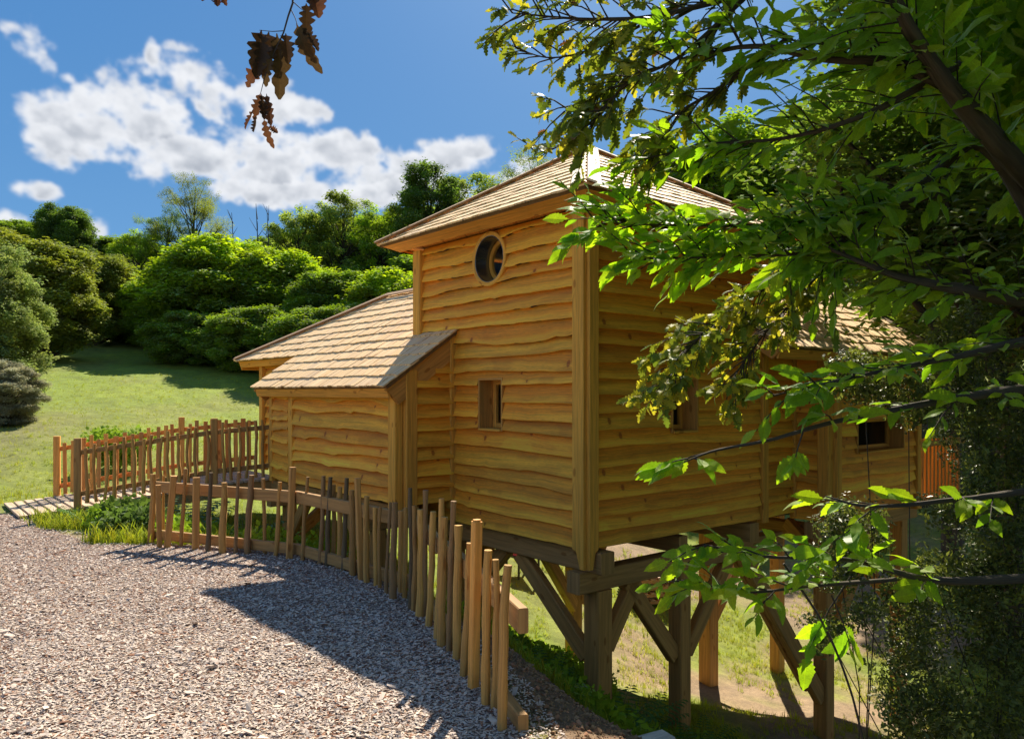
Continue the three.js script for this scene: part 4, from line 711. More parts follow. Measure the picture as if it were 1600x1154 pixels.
function makeTree(o) {   // o: h, w (crown half width), base (where the crown starts, 0-1), lobes, n, size, mat, seed, flat
  const r = rng(o.seed), t = new THREE.Group(), m = new MB(), lobes = [];
  const y0 = o.h * o.base;
  for (let i = 0; i < o.lobes; i++) {
    const a = i * 2.4 + r() * 1.2, v = (i + 0.5) / o.lobes, prof = o.prof ? o.prof(v) : Math.sin(Math.PI * (0.15 + 0.75 * v)) ** 0.7, rad = o.w * prof * ((o.in ?? 0.45) + (1.02 - (o.in ?? 0.45)) * Math.sqrt(r())) * (0.82 + 0.42 * vn(a * 1.3, v * 5, o.seed + 5));
    lobes.push({ c: V(Math.cos(a) * rad, y0 + (o.h - y0) * (0.06 + 0.86 * v) + (r() - .5) * 0.9, Math.sin(a) * rad), r: o.lobe * (0.5 + 1.0 * r()), f: 0.5 + 0.4 * r(), t: 0.7 + 0.6 * r() });
  }
  const tr = o.trunk ?? o.h * 0.018, tp = [], trd = [];
  for (let i = 0; i <= 6; i++) { const v = i / 6; tp.push(V((vn(v * 3, o.seed, 1) - .5) * 0.5 * v, -0.4 + v * o.h * 0.86, (vn(v * 3, o.seed, 2) - .5) * 0.5 * v)); trd.push(tr * (1.15 - v * 0.95)); }
  m.tube(tp, trd, 7);
  for (const l of lobes) { const v = clamp(l.c.y / (o.h * 0.86) - 0.18 - 0.1 * r(), 0.08, 0.9), k = v * 6, i = Math.min(5, Math.floor(k)), st = tp[i].clone().lerp(tp[i + 1], k - i), mid = st.clone().lerp(l.c, 0.5).add(V((r() - .5) * .3, -0.15, (r() - .5) * .3)); const rr = trd[i] * 0.42; m.tube([st, mid, l.c, l.c.clone().add(V((r() - .5) * l.r, l.r * 0.7, (r() - .5) * l.r))], [rr, rr * 0.65, rr * 0.35, rr * 0.12], 5, false); }
  const trunk = new THREE.Mesh(m.geo(), bark); trunk.name = 'trunk'; t.add(trunk);
  const list = [[], [], []], tot = lobes.reduce((s, l) => s + l.r ** 2, 0), col = V(0, 0, 0);
  for (const l of lobes) for (let i = 0, n = o.n * l.r ** 2 / tot; i < n; i++) {
    const z = r() * 2 - 1, a = r() * 6.28, q = Math.sqrt(1 - z * z), dir = V(q * Math.cos(a), z, q * Math.sin(a)), rr = r() < 0.75 ? 0.62 + 0.75 * r() * r() + 0.15 * r() : Math.cbrt(r()) * 0.8;
    const lump = 0.8 + 0.45 * vn(dir.x * 2.2 + l.c.x, dir.y * 2.2 + dir.z * 1.7 + l.c.y, o.seed);
    const p = l.c.clone().add(V(dir.x * l.r, dir.y * l.r * l.f, dir.z * l.r).multiplyScalar(rr * lump)); if (p.y < 0.15) continue;
    const k = l.t * (0.75 + 0.5 * r()), y = r() * 0.25; list[Math.floor(r() * 3)].push({ p, q: new THREE.Quaternion().setFromEuler(new THREE.Euler((r() - .5) * 1.1, r() * 6.28, (r() - .5) * 1.1)), s: V(1, 1, 1).multiplyScalar(o.size * (0.7 + 0.6 * r())), c: lin(k * (1 + y), k, k * (1 - y)) });
  }
  const geos = o.fine ? [finSprays[0], finSprays[1], finSprays[0]] : sprays;
  list.forEach((q, i) => copies('crown', geos[i], o.mat, q, t));
  t.userData.proto = o; return shade(t);
}
const G = { bright: leafMat(0.32, 0.50, 0.012, 0.6), mid: leafMat(0.23, 0.39, 0.014, 0.6), deep: leafMat(0.13, 0.24, 0.022, 0.55), olive: leafMat(0.25, 0.33, 0.03, 0.55), grey: leafMat(0.26, 0.37, 0.09, 0.5), pale: leafMat(0.30, 0.43, 0.05, 0.58) };
const protos = {
  bush: makeTree({ h: 7, w: 2.7, base: 0.02, lobes: 190, lobe: 0.5, n: 7600, size: 1.15, in: 0.5, mat: G.bright, seed: 3 }),
  bushB: makeTree({ h: 7, w: 2.9, base: 0.02, lobes: 160, lobe: 0.56, n: 7000, size: 1.2, in: 0.5, mat: G.mid, seed: 8 }),
  round: makeTree({ h: 9, w: 2.7, base: 0.12, lobes: 170, lobe: 0.56, n: 7400, size: 1.15, in: 0.5, mat: G.deep, seed: 14 }),
  tall: makeTree({ h: 12, w: 2.3, base: 0.2, lobes: 110, lobe: 0.5, n: 3200, size: 1.0, in: 0.3, mat: G.mid, seed: 21 }),
  canopy: makeTree({ h: 14, w: 2.6, base: 0.42, lobes: 50, lobe: 0.95, n: 4200, size: 0.9, mat: G.deep, seed: 51 }),
  sparse: makeTree({ h: 12, w: 2.9, base: 0.22, lobes: 60, lobe: 0.62, n: 1900, size: 0.95, mat: G.olive, seed: 27, fine: true, in: 0.2, prof: (v) => Math.sin(Math.PI * (0.12 + 0.8 * v)) ** 0.6 }),
  airy: makeTree({ h: 10, w: 2.5, base: 0.12, lobes: 110, lobe: 0.44, n: 2000, size: 1.0, in: 0.3, mat: G.pale, seed: 33 }),
  hedge: makeTree({ h: 6, w: 1.8, base: 0.0, lobes: 170, lobe: 0.36, n: 7000, size: 0.6, in: 0.5, mat: G.grey, seed: 39 }),
};
const used = new Set();
function plant(kind, name, label, x, d, h, widen, mat, group, sink = 0) {
  const P = protos[kind], o = used.has(kind) ? P.clone() : P; used.add(kind);
  o.name = numbered(name); o.userData = { label, category: /shrub|bush/.test(name) ? 'shrub' : 'tree' }; if (group) o.userData.group = group;
  const k = h / (P.userData.h0 ?? (P.userData.h0 = { bush: 7, bushB: 7, round: 9, tall: 12, sparse: 12, canopy: 14, airy: 10, hedge: 6 }[kind])); o.userData.h0 = undefined; delete o.userData.h0;
  P.userData.h0 = undefined; delete P.userData.h0;
  o.position.set(x, ground(x, d) - 0.1 - sink, -d); o.scale.set(k * widen, k, k * widen); o.rotation.y = h2(Math.round(x * 10), Math.round(d * 10), 3) * 6.28;
  if (mat) o.children.forEach((c) => { if (c.name === 'crown') c.material = mat; });
  scene.add(o);
}
// by picture column, distance, height of the top in the picture
function tree(kind, name, label, px, d, topY, widen, mat, group) { const x = (px - CX) / F * d, h = EYE + (HY - topY) / F * d - ground(x, d); plant(kind, name, label, x, d, h, widen, mat, group); }
tree('hedge', 'leafy_shrub', 'tall grey green shrub at the left edge of the meadow', -18, 21, 385, 1.0, G.grey);
tree('hedge', 'leafy_shrub', 'low silvery shrub at the foot of the tall left shrub', 12, 19.5, 560, 1.5, leafMat(0.36, 0.40, 0.27, 0.45));
tree('round', 'broadleaf_tree', 'olive green rounded tree behind the tall left shrub', 60, 33, 372, 1.35, G.olive);
tree('round', 'broadleaf_tree', 'dark tree with pale top left of the bright bushes', 150, 40, 392, 1.25, G.olive);
tree('bushB', 'broadleaf_tree', 'dense olive tree at the far left behind the rounded tree', -30, 44, 358, 1.6, G.olive);
tree('round', 'broadleaf_tree', 'dark green crown standing out highest on the left skyline', 100, 62, 318, 1.0, G.deep);
tree('bush', 'broad_bush', 'largest bright green bush in the middle of the wood edge', 345, 40, 372, 1.5, G.bright);
tree('bush', 'broad_bush', 'bright green bush left of the largest bush', 255, 41, 430, 1.35, G.bright);
tree('bush', 'broad_bush', 'yellow green bush right of the largest bush', 440, 41, 392, 1.35, G.bright);
tree('bush', 'broad_bush', 'bright bush directly behind the left end of the lower roof', 530, 38, 425, 1.5, G.mid);
tree('bush', 'broad_bush', 'light green bush touching the tall part of the cabin', 625, 36, 420, 1.4, G.bright);
tree('bushB', 'broad_bush', 'dark bush low in the shade below the bright bushes', 300, 35, 485, 1.7, G.mid);
tree('bushB', 'broad_bush', 'dark bush just left of the lower roof corner', 400, 33.5, 480, 1.7, G.mid);
tree('bushB', 'broad_bush', 'dark bush at the left end of the shaded wood edge', 205, 42, 470, 1.2, G.deep);
tree('bushB', 'broad_bush', 'dark bush hidden behind the lower roof', 500, 32, 480, 1.6, G.mid);
tree('bushB', 'broad_bush', 'dark green mass behind the pale topped dark tree', 120, 47, 430, 1.5, G.deep);
tree('airy', 'broadleaf_tree', 'light green tree under the slender tall tree', 215, 54, 358, 1.4, G.mid);
tree('sparse', 'slender_tree', 'tall sparse tree standing against the cloud on the left', 303, 54, 272, 1.05, G.olive);
tree('sparse', 'slender_tree', 'lower sparse tree leaning beside the tall sparse tree', 262, 53, 322, 1.15, G.mid);
tree('airy', 'broadleaf_tree', 'pale feathery tree left of the tall oak', 465, 52, 322, 1.1, G.pale);
tree('airy', 'broadleaf_tree', 'pale feathery tree with open crown in the middle of the skyline', 540, 53, 300, 1.2, G.pale);
tree('airy', 'broadleaf_tree', 'light green tree just left of the tall oak', 600, 50, 320, 1.2, G.mid);
tree('tall', 'oak_tree', 'tall dark oak rising above the lower roof beside the tower', 668, 46, 246, 1.0, G.deep);
tree('airy', 'broadleaf_tree', 'pale open tree right of the tall oak', 745, 50, 266, 1.1, G.pale);
tree('sparse', 'slender_tree', 'fine twigged tree behind the tower roof slope', 830, 50, 238, 1.2, G.pale);
tree('bush', 'broad_bush', 'green bush filling the gap below the tall oak', 690, 40, 400, 1.5, G.mid);
[[1010, 48, 235], [1090, 44, 215], [1170, 42, 180], [1250, 40, 190], [1330, 36, 150], [1400, 34, 120]].forEach(([px, d, y], i) => tree(i % 2 ? 'airy' : 'tall', 'broadleaf_tree', ['first', 'second', 'third', 'fourth', 'fifth', 'last'][i] + ' hillside tree to the right of the tower roof peak behind the leaves', px, d, y, 1.5, i % 2 ? G.bright : G.mid, 'hillside trees behind the cabin on the right'));
[[1490, 21, 40], [1580, 17, -40], [1680, 16, -20], [1440, 27, 150], [1560, 29, 110]].forEach(([px, d, y], i) => tree('canopy', 'broadleaf_tree', 'dense dark tree behind the fine leaved shrub, ' + ['left one of the near row', 'middle one of the near row', 'one cut by the right edge', 'left one of the far pair', 'right one of the far pair'][i], px, d, y, 1.05, G.deep, 'dark trees at the right edge'));
[[-40, 70, 350], [20, 75, 345], [200, 66, 372], [370, 62, 380], [470, 62, 365], [560, 62, 350], [650, 60, 340], [740, 60, 330], [850, 58, 300], [950, 56, 280], [700, 52, 350], [400, 50, 400]].forEach(([px, d, y]) => tree('bushB', 'broadleaf_tree', 'tree of the wood covering the slope behind the bushes', px, d, y, 1.7, G.mid, 'wood on the slope'));
// the wood goes on past the right edge of the picture and keeps this side in shade
[[6.6, 9.4, 14, 1.0, 'dark tree cut by the right edge beside the rear wing'], [10.2, 12.5, 15, 1.1, 'dark tree past the right edge behind the nearest one'], [7.2, 5.2, 13, 1.2, 'tall tree outside the right edge beside the chestnut'], [9.0, 1.0, 14, 1.3, 'tall tree outside the right edge level with the path'], [5.6, -2.6, 13, 1.2, 'tall tree behind the viewer on the right'], [12, 6, 16, 1.3, 'tall tree in the wood far to the right']].forEach(([x, d, h, w, label]) => plant('canopy', 'broadleaf_tree', label, x, d, h, w, G.deep));
{ // bare saplings on the skyline
  const r = rng(5);
  [[364, 332, 'shortest bare sapling on the skyline'], [402, 318, 'leftmost bare sapling of the close pair on the skyline'], [419, 322, 'bare twiggy sapling right of its near twin on the skyline']].forEach(([px, y, label]) => {
    const d = 50, x = (px - CX) / F * d, g = ground(x, d), top = EYE + (HY - y) / F * d, t = thing('bare_sapling', label, 'sapling', [x, g, -d]), m = new MB(), h = top - g;
    m.tube([V(0, -0.2, 0), V(0.1, h * 0.5, 0), V(-0.1, h, 0)], [0.07, 0.05, 0.015], 5); for (let i = 0; i < 8; i++) { const y0 = h * (0.5 + 0.45 * r()); m.tube([V(0, y0, 0), V((r() - .5) * 1.2, y0 + 0.7 * r() + .3, (r() - .5))], [0.025, 0.008], 4); }
    part('trunk', m.geo(), bark, t);
  });
}

// ---------------------------------------------------------------- near leaves: sweet chestnut and oak
function leafGeo(outline, fold, curl, seed) {   // outline: [along 0-1, half width]; base at the origin, tip along +y, face +z
  const m = new MB(), n = outline.length, P = (i, s) => { const [a, w] = outline[i]; return V(s * w, a, -curl * a * a + Math.abs(s) * w * fold + 0.02 * Math.sin(a * 9 + seed)); };
  for (let i = 0; i + 1 < n; i++) for (const s of [-1, 1]) {
    const c0 = P(i, 0), c1 = P(i + 1, 0), e0 = P(i, s), e1 = P(i + 1, s), q = [[0.5, outline[i][0]], [0.5 + s * outline[i][1], outline[i][0]], [0.5 + s * outline[i + 1][1], outline[i + 1][0]], [0.5, outline[i + 1][0]]];
    s > 0 ? m.quad(c0, e0, e1, c1, ...q) : m.quad(c1, e1, e0, c0, q[3], q[2], q[1], q[0]);
  }
  return m.geo();
}
const chestOutline = (k) => { const o = [[0, 0.008], [0.06, 0.012]]; for (let i = 0; i <= 7; i++) { const a = 0.08 + i / 7 * 0.84, w = 0.23 * Math.sin(Math.PI * Math.pow((a - 0.03) / 0.97, 0.85)) * (0.9 + 0.2 * h2(i, k, 1)); o.push([a, w]); if (i < 7) o.push([a + 0.07, w * 0.86]); } o.push([1, 0.002]); return o; };
const oakOutline = (k) => { const o = [[0, 0.01], [0.08, 0.03]]; for (let i = 0; i < 4; i++) { const a = 0.16 + i * 0.19, w = [0.17, 0.26, 0.30, 0.22][i] * (0.85 + 0.3 * h2(i, k, 2)); o.push([a, w], [a + 0.06, w * 0.95], [a + 0.11, w * 0.5]); } o.push([0.92, 0.14], [1, 0.03]); return o; };
const leafTex = tex(128, 256, (x, y) => { const u = x / 128 - 0.5, v = y / 256, mid = Math.abs(u) < 0.012 ? 1 : 0, s = Math.abs(((v - Math.abs(u) * 0.75) * 15) % 1), vein = Math.abs(s - 0.5) > 0.44 ? 0.5 : 0, t = 0.84 + 0.12 * tn((u + .5) * 20, v * 40, 20, 40, 3); return [t + 0.16 * Math.max(mid, vein), t + 0.1 * Math.max(mid, vein), t]; });
const chestGeos = [0, 1, 2].map((k) => leafGeo(chestOutline(k), 0.35 - k * 0.2, 0.12 + k * 0.14, k)), oakGeos = [0, 1, 2].map((k) => leafGeo(oakOutline(k + 5), 0.3 - k * 0.2, 0.1 + k * 0.2, k));
const nearLeaf = (r, g, b, tr = 0.5) => new THREE.MeshPhysicalMaterial({ color: lin(r, g, b), map: leafTex, roughness: 0.96, clearcoat: 0.35, clearcoatRoughness: 0.35, transmission: tr, thickness: 0, side: THREE.DoubleSide, specularIntensity: 0.35 });
const chestMats = [nearLeaf(0.38, 0.64, 0.010, 0.75), nearLeaf(0.26, 0.52, 0.010, 0.75), nearLeaf(0.48, 0.70, 0.012, 0.75)], oakMats = [nearLeaf(0.27, 0.33, 0.02, 0.55), nearLeaf(0.18, 0.26, 0.018, 0.5), nearLeaf(0.60, 0.56, 0.03, 0.65), nearLeaf(0.28, 0.12, 0.035, 0.4)];
const rl = rng(4242);
function leafQuat(dir, up) { const y = dir.clone().normalize(), x = V(0, 0, 0).crossVectors(y, up).normalize(), z = V(0, 0, 0).crossVectors(x, y); return new THREE.Quaternion().setFromRotationMatrix(new THREE.Matrix4().makeBasis(x, y, z)); }
function twig(T, p0, p1, n, size, o = {}) {   // T: {wood: MB, leaves: []}
  const d = p1.clone().sub(p0), len = d.length(), dir = d.clone().normalize(), mid = p0.clone().lerp(p1, 0.5).add(V(0, 0.06 * len, 0)), r0 = o.r ?? 0.005;
  T.wood.tube([p0, mid, p1], [r0, r0 * 0.7, r0 * 0.35], 5, false);
  const side = V(0, 0, 0).crossVectors(dir, V(0, 1, 0)).normalize();
  for (let i = 0; i < n; i++) {
    const t = o.tuft ? 0.55 + 0.45 * (i + rl()) / n : (i + 0.4 + rl() * 0.5) / n, b = t < 0.5 ? p0.clone().lerp(mid, t * 2) : mid.clone().lerp(p1, t * 2 - 1), sg = i % 2 ? 1 : -1;
    const out = dir.clone().multiplyScalar(0.6 + 0.5 * t + 0.3 * (rl() - .5)).addScaledVector(side, sg * (0.85 - 0.45 * t + 0.8 * (rl() - .5))).add(V((rl() - .5) * .9, 0.05 - (o.droop ?? 0.2) * rl() + 0.8 * (rl() - .5), (rl() - .5) * .6));
    if (o.mess) out.add(V((rl() - .5) * 1.6, (rl() - .6) * 1.4, (rl() - .5) * 1.6));
    const up = V((rl() - .5) * 1.5, 0.75, (rl() - .5) * 1.6 + 0.55);
    const s = size * (0.5 + 0.7 * rl());
    T.leaves.push({ p: b, q: leafQuat(out, up), s, g: Math.floor(rl() * 3), m: o.mat ? o.mat() : Math.floor(rl() * 3) });
  }
}
function limb(T, pts, rad, seg = 7) { const c = new THREE.CatmullRomCurve3(pts), n = pts.length * 5, P = [], R = []; for (let i = 0; i <= n; i++) { const t = i / n, k = t * (rad.length - 1), j = Math.min(rad.length - 2, Math.floor(k)); P.push(c.getPoint(t)); R.push(lerp(rad[j], rad[j + 1], k - j)); } T.wood.tube(P, R, seg, true, 0, 0.25, 3); return c; }
function sideTwigs(T, c, t0, t1, n, len, leaves, size, o = {}) {
  for (let i = 0; i < n; i++) {
    const t = lerp(t0, t1, (i + rl()) / n), p = c.getPoint(t), tan = c.getTangent(t), a = rl() * 6.28, side = V(Math.cos(a) * 0.5, Math.sin(a) * 0.75, Math.sin(a + 1));
    const q = p.clone().add(tan.multiplyScalar(0.95).add(side.multiplyScalar(0.85)).add(V(0, o.lift ?? 0, 0)).normalize().multiplyScalar(len * (0.6 + 0.8 * rl())));
    twig(T, p, q, leaves, size, o);
  }
}
function finishTree(T, root, geos, mats, woodMat) {
  part('branch', T.wood.geo(), woodMat, root);
  const eye = V(0, EYE, 0), C = V(0, 0, 0);
  for (const l of T.leaves) { C.copy(l.p).sub(eye); const d = -C.z, x = C.x / d * F + CX, y = HY - C.y / d * F; l.k = d > 0.3 && x > -20 && x < 1620 && y > -20 && y < 1174 ? l.s / d : 0; l.k *= x < 1350 ? 1.3 : 1; }
  T.leaves.sort((a, b) => b.k - a.k);
  const rest = new Map();
  T.leaves.forEach((l, i) => {
    if (i < 300 && l.k > 0) { const m = part('leaf', geos[l.g], mats[l.m], root); m.position.copy(l.p).sub(root.position); m.quaternion.copy(l.q); m.scale.setScalar(l.s); return; }
    const key = l.g + '|' + l.m; if (!rest.has(key)) rest.set(key, []); rest.get(key).push({ p: l.p.clone().sub(root.position), q: l.q, s: V(l.s, l.s, l.s) });
  });
  for (const [k, v] of rest) { const [g, m] = k.split('|').map(Number); copies('foliage', geos[g], mats[m], v, root); }
}
{
  const base = V(3.7, ground(3.7, 4.3), -4.3), root = thing('chestnut_tree', 'sweet chestnut tree reaching in from the right with long serrated leaves', 'tree', base.toArray());
  const T = { wood: new MB(), leaves: [] };
  const rel = (v) => v; // leaves and wood are collected in world space, then moved to the root
  const trunkTop = at(1640, 60, 4.1);
  limb(T, [base.clone().add(V(0, -0.3, 0)), at(1690, 700, 4.3), at(1660, 380, 4.2), trunkTop, at(1600, -300, 4.2), at(1580, -700, 4.4)], [0.16, 0.14, 0.12, 0.10, 0.07, 0.03], 9);
  const b1 = limb(T, [at(1650, 320, 4.2), at(1530, 190, 3.7), at(1450, 90, 3.4), at(1400, 0, 3.2), at(1360, -120, 3.1)], [0.06, 0.05, 0.035, 0.025, 0.015]);
  const b2 = limb(T, [at(1500, 150, 3.6), at(1400, 98, 3.5), at(1290, 92, 3.5), at(1180, 72, 3.6), at(1060, 92, 3.7)], [0.03, 0.024, 0.018, 0.012, 0.005]);
  const b3 = limb(T, [at(1660, 420, 4.2), at(1530, 225, 4.1), at(1440, 290, 4.1), at(1340, 355, 4.1), at(1285, 410, 4.1)], [0.05, 0.035, 0.026, 0.018, 0.01]);
  const b4 = limb(T, [at(1660, 480, 4.2), at(1520, 455, 3.9), at(1400, 430, 3.9), at(1300, 390, 3.9)], [0.045, 0.035, 0.02, 0.008]);
  const b5 = limb(T, [at(1480, 300, 4.1), at(1350, 330, 4.0), at(1220, 350, 4.0), at(1080, 352, 4.0), at(930, 348, 4.0)], [0.018, 0.014, 0.010, 0.007, 0.003]);
  const b6 = limb(T, [at(1420, 320, 4.1), at(1280, 390, 4.0), at(1140, 400, 4.0), at(990, 405, 4.0)], [0.014, 0.010, 0.007, 0.003]);
  const b7 = limb(T, [at(1660, 600, 4.2), at(1480, 625, 3.8), at(1300, 660, 3.7), at(1200, 688, 3.65), at(1110, 706, 3.6), at(1055, 728, 3.6)], [0.03, 0.02, 0.012, 0.008, 0.006, 0.003]);
  const b8 = limb(T, [at(1660, 900, 4.2), at(1450, 905, 3.8), at(1330, 875, 3.7), at(1180, 868, 3.6), at(1100, 850, 3.6)], [0.03, 0.018, 0.012, 0.006, 0.003]);
  const b9 = limb(T, [at(1400, 905, 3.75), at(1270, 915, 3.65), at(1150, 925, 3.6), at(1080, 905, 3.6)], [0.012, 0.008, 0.005, 0.003]);
  const b10 = limb(T, [at(1660, 520, 4.2), at(1480, 560, 3.8), at(1330, 590, 3.7), at(1200, 620, 3.65)], [0.03, 0.016, 0.009, 0.004]);
  const b11 = limb(T, [at(1500, 100, 3.6), at(1350, 180, 3.6), at(1230, 215, 3.7), at(1110, 225, 3.8), at(1000, 250, 3.9)], [0.02, 0.014, 0.009, 0.006, 0.003]);
  const b12 = limb(T, [at(1660, 760, 4.2), at(1500, 780, 3.8), at(1350, 790, 3.7), at(1290, 775, 3.7)], [0.02, 0.014, 0.008, 0.003]);
  sideTwigs(T, b1, 0.15, 1, 34, 0.36, 7, 0.15); sideTwigs(T, b2, 0.1, 1, 30, 0.30, 7, 0.135); sideTwigs(T, b3, 0.15, 1, 30, 0.34, 7, 0.13); sideTwigs(T, b4, 0.1, 1, 28, 0.32, 7, 0.13);
  sideTwigs(T, b5, 0.15, 1, 62, 0.25, 7, 0.14, { droop: .1 }); sideTwigs(T, b6, 0.1, 1, 50, 0.23, 7, 0.14, { droop: .1 });
  twig(T, at(960, 346, 4), at(905, 325, 4), 8, 0.14, { tuft: 1 }); twig(T, at(960, 349, 4), at(905, 372, 3.95), 8, 0.14, { tuft: 1 }); twig(T, at(1010, 405, 4), at(960, 420, 4), 8, 0.14, { tuft: 1 }); sideTwigs(T, b11, 0.15, 1, 30, 0.26, 6, 0.13);
  sideTwigs(T, b7, 0.02, 0.4, 9, 0.22, 5, 0.14); twig(T, at(1110, 706, 3.6), at(1050, 728, 3.62), 12, 0.15, { tuft: 1, droop: .2 }); twig(T, at(1075, 716, 3.6), at(1035, 730, 3.55), 9, 0.14, { tuft: 1 }); twig(T, at(1085, 716, 3.6), at(1100, 722, 3.55), 5, 0.13, { tuft: 1 });
  twig(T, at(1255, 675, 3.68), at(1240, 728, 3.6), 6, 0.15, { tuft: 1, droop: .4 });
  sideTwigs(T, b8, 0.2, 1, 17, 0.2, 6, 0.14); sideTwigs(T, b9, 0.2, 1, 11, 0.18, 6, 0.135); sideTwigs(T, b10, 0.1, 1, 22, 0.2, 6, 0.13); sideTwigs(T, b12, 0.1, 0.8, 7, 0.22, 5, 0.14);
  twig(T, at(1350, 820, 3.7), at(1300, 850, 3.6), 6, 0.15); twig(T, at(1330, 900, 3.7), at(1262, 1020, 3.7), 7, 0.15, { tuft: 1 }); twig(T, at(1300, 930, 3.7), at(1330, 1010, 3.7), 6, 0.16, { tuft: 1 });
  limb(T, [at(1225, 880, 3.7), at(1290, 980, 3.7), at(1330, 1080, 3.7), at(1350, 1160, 3.7)], [0.006, 0.006, 0.006, 0.006], 5);
  // the rest of the crown, mostly out of view, with dense clumps added to shade the leaves
  const crown = [[5.2, 6.5, 5.5, 1.9], [3.9, 5.6, 4.2, 1.5], [2.9, 5.2, 3.6, 1.1], [4.6, 7.8, 6.5, 1.8], [3.2, 4.1, 4.9, 1.0], [4.3, 3.6, 4.6, 1.3], [5.2, 4.4, 6.2, 1.5], [3.4, 6.3, 6.2, 1.5], [2.9, 5.7, 5.0, 1.1], [4.4, 6.5, 6.8, 1.7], [3.6, 3.0, 4.1, 0.9], [2.6, 6.1, 6.2, 1.2], [3.3, 7.3, 7.6, 1.5], [2.3, 5.3, 4.9, 0.7]];
  for (const [x, y, d, r] of crown) for (let i = 0; i < 1700 * r * r; i++) { const z = rl() * 2 - 1, a = rl() * 6.28, q = Math.sqrt(1 - z * z), k = Math.cbrt(rl()) * r, p = V(x + q * Math.cos(a) * k, y + z * k * 0.75, -d + q * Math.sin(a) * k); T.leaves.push({ p, q: leafQuat(V(rl() - .5, -0.5 * rl(), rl() - .5), V((rl() - .5), 1, (rl() - .5))), s: 0.14 + 0.07 * rl(), g: Math.floor(rl() * 3), m: Math.floor(rl() * 3) }); }
  const g = T.wood; for (let i = 0; i < g.p.length; i += 3) { g.p[i] -= base.x; g.p[i + 1] -= base.y; g.p[i + 2] -= base.z; }
  void rel; finishTree(T, root, chestGeos, chestMats, bark);
}
